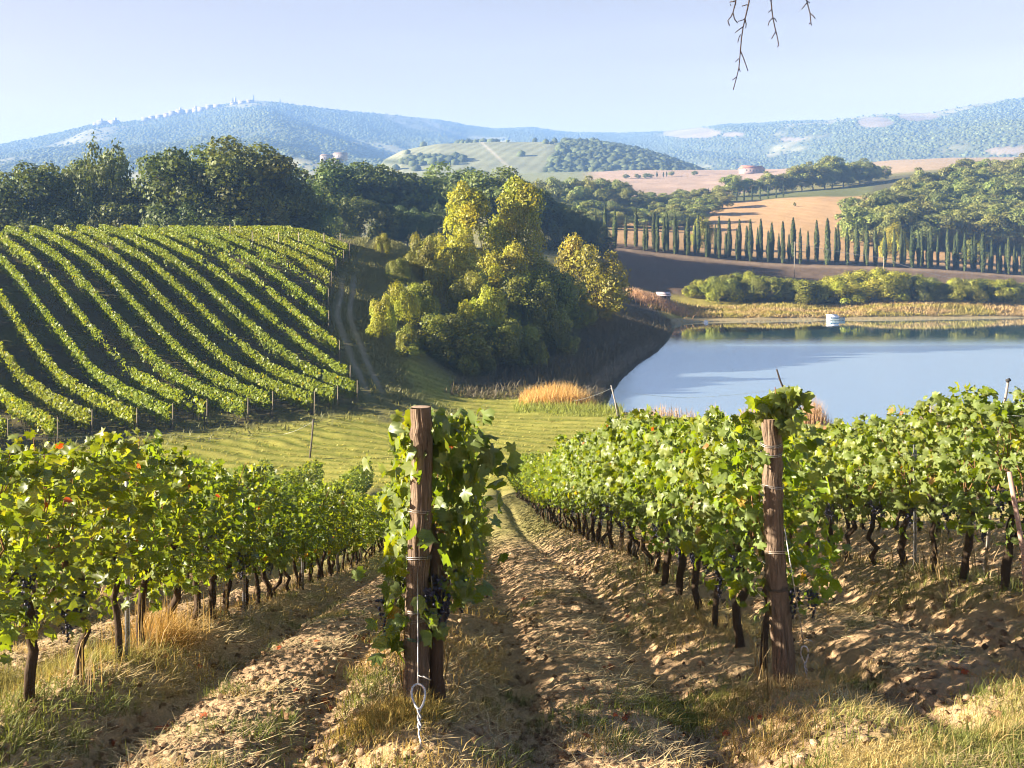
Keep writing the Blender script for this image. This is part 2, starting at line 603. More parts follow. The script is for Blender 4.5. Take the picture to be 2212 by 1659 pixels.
def ground_colour(X, Y):
    a = X / np.maximum(Y, 1.0)
    u = a * F + U0
    n1, n2 = fbm(X * 0.35, Y * 0.35, 4, 21), fbm(X * 1.7, Y * 1.7, 4, 33)
    nf = fbm(X * 0.02, Y * 0.02, 4, 41)
    col = np.tile(np.array([0.17, 0.16, 0.065]), (len(X), 1))
    # near slope: worked tan soil, grassier under the rows; headland grass
    d, _ = row_dist(X, Y)
    sm = soil_mask(X, Y)
    near = 1 - smooth(57, 64, Y)
    soil = np.array([0.38, 0.255, 0.145]) * (0.72 + 0.55 * n2[:, None])
    berm = smooth(0.75, 0.2, np.abs(d))
    soil = soil * (1 - 0.35 * berm[:, None] * n1[:, None]) + np.array([0.21, 0.17, 0.06]) * (0.35 * berm * n1)[:, None]
    far_grass = smooth(20, 34, Y + 8 * (n1 - 0.5))
    soil = soil * (1 - 0.75 * far_grass[:, None]) + np.array([0.20, 0.20, 0.06]) * 0.75 * far_grass[:, None]
    turf = np.array([0.26, 0.21, 0.085]) * (0.7 + 0.6 * n2[:, None])
    ncol = soil * sm[:, None] + turf * (1 - sm[:, None])
    col = col * (1 - near[:, None]) + ncol * near[:, None]
    # mown meadow with windrows, their shading partly put into the stripe colours
    mead = smooth(57, 63, Y) * (1 - smooth(104, 112, Y)) * (1 - smooth(0.2, 0.35, a))
    ph = Y + 0.35 * X + 5.0 * fbm(X * 0.09, Y * 0.09, 4, 8)
    st = 0.5 + 0.5 * np.sin(ph * 2 * math.pi / 1.7 + 1.5 * n1)
    st = st * (0.5 + n2)
    mc = np.array([0.165, 0.19, 0.028])[None] * (1 - np.clip(st, 0, 1)[:, None]) + np.array([0.32, 0.295, 0.065])[None] * np.clip(st, 0, 1)[:, None]
    mc = mc * (0.8 + 0.4 * n1[:, None])
    col = col * (1 - mead[:, None]) + mc * mead[:, None]
    # vineyard hill, its track
    s, c = hill_sc(X, Y)
    cb = np.interp(s, CB_S, CB_C)
    hill = smooth(-2.5, 1.5, s) * (1 - smooth(0, 2, c - cb)) * (Y > 66) * (1 - smooth(80, 90, s))
    hc = np.array([0.105, 0.09, 0.05])[None] * (0.7 + 0.6 * n1[:, None])
    gr = smooth(0.45, 0.62, fbm(X * 0.5, Y * 0.5, 4, 71))
    hc = col_mix(hc, (0.10, 0.11, 0.035), 0.6 * gr)
    col = col * (1 - hill[:, None]) + hc * hill[:, None]
    tr = smooth(0, 1.5, c - cb) * (1 - smooth(5, 8, c - cb)) * (s > -4) * (s < 80) * (Y > 70) * (Y < 220)
    col = col_mix(col, (0.15, 0.14, 0.055), tr * 0.9)
    for off in (1.5, 2.9):
        w = np.exp(-((c - cb - off + 0.5 * (n1 - 0.5)) / 0.30) ** 2) * tr * smooth(4, 11, s) * (1 - smooth(30, 38, s)) * (0.55 + 0.5 * n2)
        col = col_mix(col, (0.34, 0.29, 0.21), np.clip(w, 0, 1) * 0.8)
    # scrubby banks and shores of the lake
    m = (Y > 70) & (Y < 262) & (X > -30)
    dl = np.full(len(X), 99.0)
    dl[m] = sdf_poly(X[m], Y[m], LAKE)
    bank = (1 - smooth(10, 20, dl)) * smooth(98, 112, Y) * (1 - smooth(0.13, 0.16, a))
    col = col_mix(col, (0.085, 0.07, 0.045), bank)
    fs = smooth(204, 210, Y) * (1 - smooth(232, 240, Y)) * smooth(0.125, 0.145, a)
    fsc = np.array([0.36, 0.30, 0.075])[None] * (0.75 + 0.5 * n1[:, None])
    col = col * (1 - fs[:, None]) + fsc * fs[:, None]
    mud = (1 - smooth(1.6, 3.4, dl + 1.5 * (n1 - 0.5))) * (dl < 50) * smooth(196, 206, Y)
    col = col_mix(col, (0.34, 0.27, 0.15), mud * 0.9)
    # bare slope up to the cypress road
    sl_ = smooth(233, 240, Y) * (1 - smooth(306, 312, Y)) * smooth(0.06, 0.085, a)
    sc_ = np.array([0.16, 0.11, 0.07])[None] * (0.75 + 0.5 * nf[:, None]) * (0.8 + 0.4 * n1[:, None])
    col = col * (1 - sl_[:, None]) + sc_ * sl_[:, None]
    path = np.exp(-((Y - 292 - 2 * (n1 - 0.5)) / 3.2) ** 2) * smooth(0.07, 0.1, a)
    col = col_mix(col, (0.30, 0.215, 0.135), np.clip(path, 0, 1) * 0.8)
    # stubble fields beyond the cypresses
    f1 = smooth(306, 312, Y) * (1 - smooth(488, 496, Y - 40 * smooth(0.2, 0.12, a) * 0)) * smooth(0.085, 0.09, a)
    rows_ = 0.5 + 0.5 * np.sin((X * 0.9 + Y * 0.35 + 6 * nf) * 2 * math.pi / 6.0)
    fc = np.array([0.40, 0.255, 0.12])[None] * (0.82 + 0.22 * nf[:, None] + 0.14 * rows_[:, None])
    col = col * (1 - f1[:, None]) + fc * f1[:, None]
    vb = smooth(494, 498, Y) * (1 - smooth(545, 560, Y)) * smooth(0.15, 0.17, a)
    lines = 0.5 + 0.5 * np.sin(X * 2 * math.pi / 2.4)
    col = col_mix(col, (0.12, 0.13, 0.045), vb * (0.75 + 0.25 * lines))
    wood = smooth(338, 345, Y) * (1 - smooth(600, 640, Y)) * smooth(0.315, 0.325, a)
    col = col_mix(col, (0.09, 0.085, 0.04), wood)
    # far stubble: left-centre fields and right
    f2 = smooth(600, 660, Y) * smooth(0.055, 0.08, a) * (1 - smooth(0.24, 0.27, a))
    wav = fbm(X * 0.012, Y * 0.035, 4, 91)
    f2c = np.array([0.38, 0.27, 0.185])[None] * (0.75 + 0.5 * wav[:, None])
    col = col * (1 - f2[:, None]) + f2c * f2[:, None]
    f3 = smooth(640, 680, Y) * smooth(0.30, 0.33, a)
    col = col_mix(col, (0.36, 0.265, 0.17), f3 * 0.9)
    vg = smooth(700, 760, Y) * (1 - smooth(0.05, 0.08, a))
    col = col_mix(col, (0.20, 0.21, 0.10), vg)
    return np.clip(col, 0.01, 0.9)


def polar_grid(th, r):
    T, Rr = np.meshgrid(th, r)
    X, Y = Rr * np.sin(T), Rr * np.cos(T)
    return X, Y


def grid_faces(nr, nt_, wrap=False):
    i, j = np.meshgrid(np.arange(nr - 1), np.arange(nt_ - (0 if wrap else 1)), indexing='ij')
    j2 = (j + 1) % nt_
    return np.stack([i * nt_ + j, i * nt_ + j2, (i + 1) * nt_ + j2, (i + 1) * nt_ + j], -1).reshape(-1, 4)


def build_ground():
    D = math.pi / 180
    th = np.r_[np.linspace(-180, -38, 36)[:-1], np.linspace(-38, -29, 40)[:-1], np.linspace(-29, 29, 740)[:-1], np.linspace(29, 38, 40)[:-1], np.linspace(38, 180, 36)[:-1]] * D
    r = np.r_[0.3, 1.0, 2.0, 3.0, np.exp(np.arange(math.log(3.6), math.log(45), 0.0036)), np.exp(np.arange(math.log(45), math.log(190), 0.0062)), np.exp(np.arange(math.log(190), math.log(245), 0.0021)), np.exp(np.arange(math.log(245), math.log(1060), 0.0062))]
    X, Y = polar_grid(th, r)
    sh = X.shape
    X, Y = X.ravel(), Y.ravel()
    Z = ground(X, np.maximum(Y, 0.0) + 0)
    back = Y < 0
    Z[back] = -1.6 - 0.02 * Y[back] * 0
    # clods, crumbs and tussocks as real relief
    dist = np.hypot(X, Y)
    sm = soil_mask(X, Y)
    near = 1 - smooth(30, 60, dist)
    d, _ = row_dist(X, Y)
    alley = smooth(0.25, 0.9, np.abs(d))
    b1 = np.abs(fbm(X * 2.2, Y * 3.0, 3, 51) - 0.5) * 2
    b2 = fbm(X * 10, Y * 14, 4, 61)
    b3 = vnoise(X * 30, Y * 34, 67)
    Z += near * sm * ((0.018 + 0.008 * alley) * (b1 - 0.25) + 0.05 * (b2 - 0.5) + 0.03 * (b3 - 0.5))
    Z += near * (1 - sm) * (0.05 * (b2 - 0.5) + 0.02 * (b3 - 0.5))
    md = smooth(56, 64, Y) * (1 - smooth(104, 112, Y)) * (X < 20)
    ph = Y + 0.35 * X + 5.0 * fbm(X * 0.09, Y * 0.09, 4, 8)
    Z += md * 0.13 * (0.5 + 0.5 * np.sin(ph * 2 * math.pi / 1.7)) * fbm(X * 0.6, Y * 0.6, 3, 77) * 1.6
    wl = np.full(len(X), 99.0)
    m = (Y > 75) & (Y < 260) & (X > -10)
    wl[m] = sdf_poly(X[m], Y[m], LAKE)
    Z += (dist > 100) * (dist < 420) * np.where(wl > 3, 0.35, 0) * (fbm(X * 0.35, Y * 0.35, 4, 81) - 0.5)
    Z += (dist > 420) * 1.2 * (fbm(X * 0.05, Y * 0.05, 4, 83) - 0.5)
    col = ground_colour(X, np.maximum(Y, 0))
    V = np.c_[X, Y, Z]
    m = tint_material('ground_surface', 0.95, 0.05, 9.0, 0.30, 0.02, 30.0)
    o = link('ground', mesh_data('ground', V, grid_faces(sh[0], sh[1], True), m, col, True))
    tag(o, kind='structure')


build_ground()

# ---- water
wm, wnt, wp = new_mat('lake_water')
wp.inputs['Base Color'].default_value = (0.09, 0.24, 0.31, 1)
wp.inputs['Roughness'].default_value = 0.035
wp.inputs['IOR'].default_value = 1.33
wp.inputs['Specular IOR Level'].default_value = 0.5
_g = nd(wnt, 'ShaderNodeNewGeometry')
_mp = nd(wnt, 'ShaderNodeMapping')
_mp.inputs['Scale'].default_value = (0.7, 2.6, 1)
wnt.links.new(_g.outputs['Position'], _mp.inputs[0])
_n = nd(wnt, 'ShaderNodeTexNoise')
_n.inputs['Scale'].default_value = 1.0
_n.inputs['Detail'].default_value = 4
wnt.links.new(_mp.outputs[0], _n.inputs['Vector'])
_sx = nd(wnt, 'ShaderNodeSeparateXYZ')
wnt.links.new(_g.outputs['Position'], _sx.inputs[0])
_wn = nd(wnt, 'ShaderNodeTexNoise')
_wn.inputs['Scale'].default_value = 0.02
wnt.links.new(_mp.outputs[0], _wn.inputs['Vector'])
_wa = nd(wnt, 'ShaderNodeMath', operation='MULTIPLY_ADD')
_wa.inputs[1].default_value = 2.0
wnt.links.new(_wn.outputs[0], _wa.inputs[0])
wnt.links.new(_sx.outputs['Y'], _wa.inputs[2])
_wr = nd(wnt, 'ShaderNodeMapRange')
_wr.interpolation_type = 'SMOOTHSTEP'
_wr.inputs[1].default_value, _wr.inputs[2].default_value = 150.0, 188.0
_wr.inputs[3].default_value, _wr.inputs[4].default_value = 0.36, 0.035
wnt.links.new(_wa.outputs[0], _wr.inputs[0])
wnt.links.new(_wr.outputs[0], wp.inputs['Roughness'])
_b = nd(wnt, 'ShaderNodeBump')
_b.inputs['Strength'].default_value = 0.35
_b.inputs['Distance'].default_value = 0.0035
wnt.links.new(_n.outputs[0], _b.inputs['Height'])
wnt.links.new(_b.outputs[0], wp.inputs['Normal'])


_gl = nd(wnt, 'ShaderNodeBsdfGlossy')
_gl.inputs['Color'].default_value = (0.92, 0.975, 1.0, 1)
wnt.links.new(_wr.outputs[0], _gl.inputs['Roughness'])
wnt.links.new(_b.outputs[0], _gl.inputs['Normal'])
_ms = nd(wnt, 'ShaderNodeMixShader')
_ms.inputs[0].default_value = 0.8
wnt.links.new(wp.outputs[0], _ms.inputs[1])
wnt.links.new(_gl.outputs[0], _ms.inputs[2])
wnt.links.new(_ms.outputs[0], wnt.nodes['Material Output'].inputs[0])


def build_lake():
    c = LAKE.mean(0)
    P = LAKE + nrm(LAKE - c) * 3.0
    V = np.c_[P, np.full(len(P), LAKE_Z)]
    # fan of quads through a coarse ring so the sheet is a plain polygon
    me = bpy.data.meshes.new('lake_water')
    me.from_pydata([tuple(v) for v in V], [], [list(range(len(V)))])
    me.materials.append(wm)
    me.update()
    if me.polygons[0].normal.z < 0:
        me.flip_normals()
    tag(link('lake_water', me), kind='structure')


build_lake()

# ---- hills
CREST = np.array([(-900, 380), (-600, 365), (-300, 345), (-100, 325), (0, 312), (60, 300), (130, 286), (200, 268), (260, 264), (300, 260), (350, 250), (380, 243), (430, 237), (470, 228), (510, 221), (550, 217), (580, 219), (620, 224), (700, 234), (760, 241), (850, 248), (950, 258), (1010, 271), (1070, 278), (1150, 275), (1220, 285), (1330, 287), (1430, 284), (1500, 276), (1560, 269), (1640, 266), (1700, 262), (1800, 258), (1850, 252), (1900, 247), (2000, 243), (2050, 236), (2100, 226), (2160, 217), (2212, 212), (2400, 196), (2700, 180), (3100, 190)], dtype=float)


def hill_depths(u):
    y1 = 3000 + 500 * smooth(700, 1150, u) - 900 * smooth(1300, 2000, u)
    return y1


def hills_z(X, Y):
    u = X / Y * F + U0
    Yc = hill_depths(u)
    vc = np.interp(u, CREST[:, 0], CREST[:, 1])
    zc = -(vc - V0) / F * Yc
    vb = 404 + 50 * smooth(700, 300, u) * 1.0
    zb = -(vb - V0) / F * 930
    p = (Y - 930) / (Yc - 930)
    p1 = np.clip(p, 0, 1)
    z = zb + (zc - zb) * (0.35 * p1 + 0.65 * p1 ** 2 * (1.6 - 0.6 * p1))
    fold = (np.abs(fbm(X * 0.0026 + Y * 0.0009, Y * 0.0011, 4, 101) - 0.5) * 2 - 0.35)
    z = z + 95 * fold * np.sin(math.pi * p1) ** 1.0 * np.clip(p1 * 3, 0, 1) * (p < 1)
    over = np.maximum(p - 1, 0) * (Yc - 930)
    return z - 0.10 * over - 0.00006 * over ** 2


HM = tint_material('hill_slope', 0.95, 0.05, 0.02, 0.25)


def hills_colour(X, Y):
    u = X / Y * F + U0
    n = fbm(X * 0.004, Y * 0.003, 5, 131)
    n2 = fbm(X * 0.02, Y * 0.015, 4, 137)
    col = np.tile(np.array([0.075, 0.085, 0.040]), (len(X), 1))
    clear = smooth(0.56, 0.62, n)
    col = col_mix(col, (0.26, 0.24, 0.13), clear * 0.7)
    return col * (0.75 + 0.5 * n2[:, None])


PATCH = [(1430, 1560, 274, 300, 0), (1850, 1930, 252, 276, 1), (1940, 2030, 243, 262, 1), (1680, 1740, 297, 305, 2), (2120, 2260, 316, 336, 3), (1560, 1610, 285, 296, 0)]


def patch_mask(X, Y, Z):
    u, v = X / Y * F + U0, V0 - Z / Y * F
    w = np.zeros(len(X))
    n = fbm(X * 0.01, Y * 0.01, 3, 171)
    for a, b, c, d, _ in PATCH:
        e = ((u - (a + b) / 2) / ((b - a) / 2)) ** 2 + ((v - (c + d) / 2 - 0.12 * (u - (a + b) / 2) * 0) / ((d - c) / 2)) ** 2
        w = np.maximum(w, 1 - smooth(0.75, 1.05, e + 0.5 * (n - 0.5)))
    return w


def build_hills():
    D = math.pi / 180
    th = np.linspace(-40, 40, 620) * D
    Yr = np.linspace(930, 4600, 260)
    T, Rr = np.meshgrid(th, Yr)
    X, Y = Rr * np.tan(T), Rr
    X, Y = X.ravel(), Y.ravel()
    Z = hills_z(X, Y)
    col = hills_colour(X, Y)
    w = patch_mask(X, Y, Z)
    col = col_mix(col, (0.24, 0.19, 0.13), w * 0.8)
    o = link('hills', mesh_data('hills', np.c_[X, Y, Z], grid_faces(260, 620), HM, col, True))
    tag(o, kind='structure')


build_hills()

KNOLL = np.array([(700, 420), (790, 400), (830, 350), (870, 331), (950, 318), (1050, 315), (1180, 314), (1230, 318), (1300, 322), (1380, 338), (1450, 360), (1500, 380), (1560, 400)], dtype=float)


def knoll_z(X, Y):
    u = X / Y * F + U0
    vc = np.interp(u, KNOLL[:, 0], KNOLL[:, 1], 430, 430)
    zc = -(vc - V0) / F * 1450
    zb = -(408 - V0) / F * 1000
    p = np.clip((Y - 1000) / 450, 0, 1)
    z = zb + (zc - zb) * np.sin(p * math.pi / 2) ** 1.0
    z = np.where(Y > 1450, zc - 0.12 * (Y - 1450), z)
    return z + 8 * (fbm(X * 0.006, Y * 0.006, 3, 141) - 0.5)


def build_knoll():
    us = np.linspace(690, 1570, 260)
    Yr = np.linspace(985, 1700, 120)
    Ug, Yg = np.meshgrid(us, Yr)
    X, Y = ((Ug - U0) / F * Yg).ravel(), Yg.ravel()
    Z = knoll_z(X, Y)
    u = Ug.ravel()
    v = V0 - Z / Y * F
    col = np.tile(np.array([0.21, 0.215, 0.12]), (len(X), 1)) * (0.85 + 0.3 * fbm(X * 0.02, Y * 0.02, 3, 151)[:, None])
    ln = 0.5 + 0.5 * np.sin((X - 0.25 * Y) * 2 * math.pi / 14)
    col *= (0.88 + 0.24 * ln[:, None])
    tracks = np.exp(-(((u - 1065) - (v - 330) * 1.1) / 4) ** 2)
    col = col_mix(col, (0.45, 0.40, 0.30), tracks * 0.7)
    wd = np.maximum(smooth(1180, 1215, u + 0.6 * (v - 330)), np.exp(-((v - 349) / 7) ** 2) * (u < 1010))
    col = col_mix(col, (0.07, 0.08, 0.035), wd)
    o = link('knoll_hill', mesh_data('knoll_hill', np.c_[X, Y, Z], grid_faces(120, 260), HM, col, True))
    tag(o, kind='structure')


build_knoll()


def blobs(P, S, g, tintv, squash=0.8):
    """low crowns for woods too far off to count"""
    V0_, F0_ = ICO1
    n = len(P)
    V = V0_[None] * (1 + 0.5 * (g.random((n, len(V0_), 1)) - 0.5))
    V = V * (S[:, None, None] * (0.8 + 0.4 * g.random((n, 1, 3)))) * np.array([1, 1, squash])
    V = V + P[:, None]
    Fc = F0_[None] + (np.arange(n) * len(V0_))[:, None, None]
    T = np.repeat(tintv, len(V0_), 0)
    return V.reshape(-1, 3), Fc.reshape(-1, 3), T


def build_far_woods():
    g = rng(5)
    n = 120000
    u = g.uniform(-260, 2480, n)
    Y = 950 + (3700 - 950) * g.random(n) ** 0.8
    X = (u - U0) / F * Y
    Z = hills_z(X, Y)
    keep = Y < hill_depths(u) + 25
    dens = smooth(0.60, 0.5, fbm(X * 0.004, Y * 0.003, 5, 131)) * 0.9 + 0.12
    pw = patch_mask(X, Y, Z)
    keep &= (g.random(n) < dens) & (pw < 0.3)
    X, Y, Z = X[keep], Y[keep], Z[keep]
    S = g.uniform(2.2, 5.0, len(X)) * np.where(Y > 2800, 0.9, 1.0)
    t = np.array([0.075, 0.09, 0.038])[None] * g.uniform(0.75, 1.25, (len(X), 1)) * np.where(g.random((len(X), 1)) < 0.12, 1.5, 1)
    V, Fc, T = blobs(np.c_[X, Y, Z - S * 0.08], S, g, t, 0.8)
    o = link('hill_forest', mesh_data('hill_forest', V, Fc, M_FAR, T, True))
    tag(o, 'dense woodland covering the hazy far hills', 'forest', kind='stuff')
    # woods on the knoll and on the plain below it
    n = 6000
    u = g.uniform(780, 1560, n)
    Y = g.uniform(1000, 1500, n)
    X = (u - U0) / F * Y
    Z = knoll_z(X, Y)
    v = V0 - Z / Y * F
    k = (((u + 0.6 * (v - 330) > 1205) & (g.random(n) < 0.85)) | ((np.abs(v - 350) < 6) & (u < 1000) & (u > 870)) | ((np.abs(u - 1030) < 42) & (Y > 1395) & (Y < 1470)) | (g.random(n) < 0.006))
    X, Y, Z = X[k], Y[k], Z[k]
    S = g.uniform(3.2, 6.0, len(X))
    t = np.array([0.07, 0.085, 0.035])[None] * g.uniform(0.6, 1.4, (len(X), 1))
    V1, F1, T1 = blobs(np.c_[X, Y, Z + S * 0.4], S, g, t)
    o = link('knoll_wood', mesh_data('knoll_wood', V1, F1, M_FAR, T1, True))
    tag(o, 'dark wood on the crest and side of the pale green knoll', 'forest', kind='stuff')


build_far_woods()

# ------------------------------------------------------------------ trees
def crown(lobes, n, size, g, tint, tvar=0.25, jn=0.75, fill=0.30, width=0.85, upright=0.0, inner=0.9, lobe_var=0.25):
    """foliage spread over overlapping lobes (centre, radii)"""
    C = np.array([l[0] for l in lobes], dtype=float)
    Rr = np.array([l[1] for l in lobes], dtype=float)
    w = (Rr.prod(1)) ** (2 / 3)
    k = g.choice(len(lobes), n, p=w / w.sum())
    d = nrm(g.normal(size=(n, 3)))
    d[:, 2] = np.where((d[:, 2] < -0.35) & (g.random(n) < 0.6), -d[:, 2], d[:, 2])
    rad = 1 - fill * g.random(n) ** 1.6 + 0.32 * (g.random(n) ** 4)
    P = C[k] + Rr[k] * d * rad[:, None]
    N = nrm(d / Rr[k]) + jn * g.normal(size=(n, 3)) * 0.6
    tip = None
    if upright:
        tip = g.normal(size=(n, 3)) * 0.5 + np.array([0, 0, upright]) + d * 0.5
    S = size * g.uniform(0.6, 1.35, n)
    V, Q = cards(P, N, S, g, tip, width)
    lt = 1 + lobe_var * (g.random((len(lobes), 1)) - 0.5) * 2
    hue = 1 + 0.14 * (g.random((len(lobes), 3)) - 0.5)
    t = np.array(tint)[None] * lt[k] * hue[k] * (1 + tvar * (g.random((n, 1)) - 0.5) * 2)
    return V, Q, np.repeat(t, 4, 0)


def limb_path(p0, p1, g, n=6, wob=0.06):
    t = np.linspace(0, 1, n)[:, None]
    L = np.linalg.norm(np.array(p1) - np.array(p0))
    P = np.array(p0) * (1 - t) + np.array(p1) * t
    P[1:-1] += g.normal(size=(n - 2, 3)) * wob * L
    return P


BARK_T = (0.085, 0.062, 0.042)


def trunk_mesh(name, lobes, H, g, base_r, split=0.3, limbs=7, tint=BARK_T, lean=(0, 0)):
    b = MB()
    top = np.array([lean[0], lean[1], H * split])
    b.tube(limb_path((0, 0, -0.5), top, g, 6, 0.02), np.linspace(base_r * 1.25, base_r * 0.75, 6), 8, 0.15, g, tint)
    idx = g.permutation(len(lobes))[:limbs]
    for i in idx:
        c = np.array(lobes[i][0])
        b.tube(limb_path(top - np.array([0, 0, 0.1 * H * split]), c, g, 6, 0.05), np.linspace(base_r * 0.55, base_r * 0.10, 6), 6, 0.1, g, tint)
    return b.data(name, M_BARK, True)


def oak_lobes(g, H, spread=0.42, nl=46, low=0.22, lr=(0.09, 0.17), flat=0.75):
    L = []
    for i in range(nl):
        d = nrm(g.normal(size=3))
        r = g.uniform(0.45, 0.92)
        c = np.array([d[0] * spread * r, d[1] * spread * r, 0.5 * (1 + low) + d[2] * (1 - low) * 0.5 * r]) * H
        rr = g.uniform(*lr) * H
        L.append((c, (rr, rr, rr * flat)))
    return L


def make_oak(seed, H, spread, nl, n, size, tint, low=0.22, lr=(0.09, 0.17), split=0.32, base_r=None, mat=None, jn=0.75, **kw):
    g = rng(seed)
    L = oak_lobes(g, H, spread, nl, low, lr)
    V, Q, T = crown(L, n, size, g, tint, jn=jn, **kw)
    return mesh_data('crown', V, Q, mat or M_TREE, T), trunk_mesh('trunk', L, H, g, base_r or H * 0.022, split)


def place_tree(name, protos, k, x, y, h, proto_h, label, cat, group=None, rz=0.0, wide=1.0, sink=0.0):
    cm, tm = protos[k % len(protos)]
    z = g1(x, y)
    s = h / proto_h
    t = thing(name, label, cat, (x, y, z - sink), rz, (s * wide, s * wide, s), group)
    link('crown', cm, t)
    link('trunk', tm, t)
    return t


def ordn(n):
    return '%d%s' % (n, 'th' if 10 <= n % 100 <= 20 else {1: 'st', 2: 'nd', 3: 'rd'}.get(n % 10, 'th'))


GREEN = (0.098, 0.128, 0.028)
OAK = [make_oak(100 + i, 16, 0.44, 50, 9500, 0.50, GREEN) for i in range(4)]
g = rng(7)
# big oaks standing along the crest behind the hillside vineyard
BIG = [(-40, 192, 395, 1.0, 'dark oak cut by the left picture edge behind the hillside vineyard'), (18, 188, 425, 1.1, 'low dark bush-like oak left of the round lit oak on the crest'),
       (78, 190, 350, 1.0, 'rounded oak with sunlit left side, first tall tree on the crest'), (150, 194, 338, 0.75, 'slim tall oak beside the rounded oak on the vineyard crest'),
       (222, 190, 345, 0.95, 'dark green oak left of the low gap in the crest trees'), (305, 190, 395, 1.0, 'lower pale green tree filling the gap in the crest trees'),
       (345, 200, 378, 0.8, 'pale tree top between the gap and the tallest oaks'), (395, 188, 316, 0.8, 'tall loose oak with open crown, left one of the tallest group'),
       (475, 192, 318, 0.9, 'tall oak with dense crown in the middle of the tallest group'), (540, 188, 309, 0.95, 'tallest oak of the crest, with broad domed crown'),
       (600, 196, 350, 0.9, 'dark oak sloping down at the right end of the tallest group'),
       (690, 215, 352, 0.9, 'thin brownish tree standing between two dark oaks'), (655, 210, 405, 1.0, 'dark oak in shade under the thin brownish tree'),
       (755, 218, 352, 1.0, 'oak with bright sunlit crown top, left of a pair'), (835, 222, 345, 1.05, 'oak with bright sunlit crown top, right of a pair'),
       (905, 225, 385, 1.0, 'dark oak in the dip right of the sunlit pair'), (985, 240, 357, 1.0, 'dark oak with broad crown above the yellow poplars'),
       (1060, 250, 368, 1.0, 'dark oak right behind the yellow poplars'), (1120, 256, 378, 1.0, 'dark oak whose top rises right of the yellow poplars'),
       (1175, 262, 425, 0.95, 'dark oak stepping down right of the poplars'), (1232, 268, 455, 1.0, 'dark low oak near the right end of the dark wood'),
       (1278, 272, 490, 0.95, 'last dark tree at the right end of the dark wood'),
       (1215, 262, 452, 1.1, 'dark oak added behind the last trees to shade the brown slope'), (1258, 272, 468, 1.1, 'dark oak added nearest the brown slope for its cast shadow'), (1285, 262, 486, 1.0, 'low dark oak added beside the slope for its cast shadow'),  # hidden oaks added to cast shade onto the brown slope
       (560, 186, 430, 1.3, 'bushy shaded tree under the tallest oaks'), (450, 184, 450, 1.3, 'low shaded bush tree at the foot of the tall oaks'),
       (640, 196, 425, 1.2, 'bushy tree with lit top in front of the dark oaks'), (720, 200, 440, 1.3, 'shaded round tree above the right shoulder of the vineyard'),
       (800, 204, 440, 1.3, 'shaded round tree behind the grassy track end'), (880, 208, 450, 1.3, 'shaded round tree left of the yellow poplars'),
       (960, 212, 455, 1.2, 'shaded round tree just behind the left poplar'), (1190, 252, 495, 1.2, 'shaded round tree behind the orange tinted tree'),
       (370, 184, 455, 1.3, 'low shaded shrub tree beneath the loose oak'), (250, 184, 465, 1.4, 'low dark shrub under the dark green oak'), (110, 184, 460, 1.4, 'low dark shrub under the rounded oak')]
# the sunlit clump between the track and the lake
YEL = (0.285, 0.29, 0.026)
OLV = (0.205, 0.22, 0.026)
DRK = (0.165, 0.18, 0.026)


def poplar_lobes(g, H):
    L = []
    for i in range(46):
        t = g.uniform(0.22, 1.0)
        wdt = 0.24 * math.sin(math.pi * min(1, 0.25 + 0.72 * t)) + 0.03
        a = g.uniform(0, 6.28)
        rr = wdt * math.sqrt(g.random())
        r0 = g.uniform(0.05, 0.085) * H
        L.append((np.array([rr * math.cos(a), rr * math.sin(a), t * 0.93]) * H, (r0, r0, r0 * 1.6)))
    return L


def make_poplar(seed, H, tint):
    g = rng(seed)
    L = poplar_lobes(g, H)
    V, Q, T = crown(L, 10500, 0.34, g, tint, upright=0.9, jn=0.9, lobe_var=0.18)
    return mesh_data('crown', V, Q, M_SHRUB, T), trunk_mesh('trunk', L, H, g, 0.22, 0.22, 10, (0.20, 0.18, 0.12))


def shrub_lobes(g, H, spread=0.5, nl=34):
    L = []
    for i in range(nl):
        a, t = g.uniform(0, 6.28), g.uniform(0.03, 0.92)
        w = spread * math.sqrt(max(0.05, 1 - (t * 0.95) ** 2))
        rr = w * math.sqrt(g.random())
        r0 = g.uniform(0.08, 0.17) * H
        L.append((np.array([rr * math.cos(a), rr * math.sin(a), t * 0.88 + 0.06]) * H, (r0, r0, r0 * g.uniform(0.9, 2.1))))
    return L


def make_shrub(seed, H, tint, n=8000, size=0.26, spread=0.5, nl=34, upright=0.0, mat=None):
    g = rng(seed)
    L = shrub_lobes(g, H, spread, nl)
    V, Q, T = crown(L, n, size, g, tint, upright=upright, jn=0.6, lobe_var=0.3)
    return mesh_data('crown', V, Q, mat or M_SHRUB, T), trunk_mesh('trunk', L, H, g, H * 0.018, 0.18, 7)


POP = [make_poplar(201, 16, YEL), make_poplar(202, 16, YEL)]
SH_Y = [make_shrub(210 + i, 7, YEL) for i in range(2)]
SH_O = [make_shrub(220 + i, 7, OLV) for i in range(3)]
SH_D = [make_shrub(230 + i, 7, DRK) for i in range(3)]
ORG = [make_shrub(240, 9, (0.27, 0.255, 0.03), 7500, 0.32, 0.42, 34, 0.5)]
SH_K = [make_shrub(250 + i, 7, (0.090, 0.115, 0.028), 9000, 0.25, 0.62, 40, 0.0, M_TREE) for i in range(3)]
for i, (u, Y, vt, wd, lab) in enumerate(BIG):
    if u >= 690 and Y < 245:
        Y += 32
    p = PX(u, vt, Y)
    h = p[2] - g1(p[0], Y)
    low = any(w in ' ' + lab for w in ('bush', 'shrub', 'round tree', ' low '))
    place_tree('shade_tree' if low else 'oak_tree', SH_K if low else OAK, i, p[0], Y, max(h, 4), 6.9 if low else 16.0, lab, 'tree', 'trees along the crest behind the vineyard', g.uniform(0, 6.28), min(wd, 1.15 * 9 / max(h, 4)) if low else wd * 1.15)


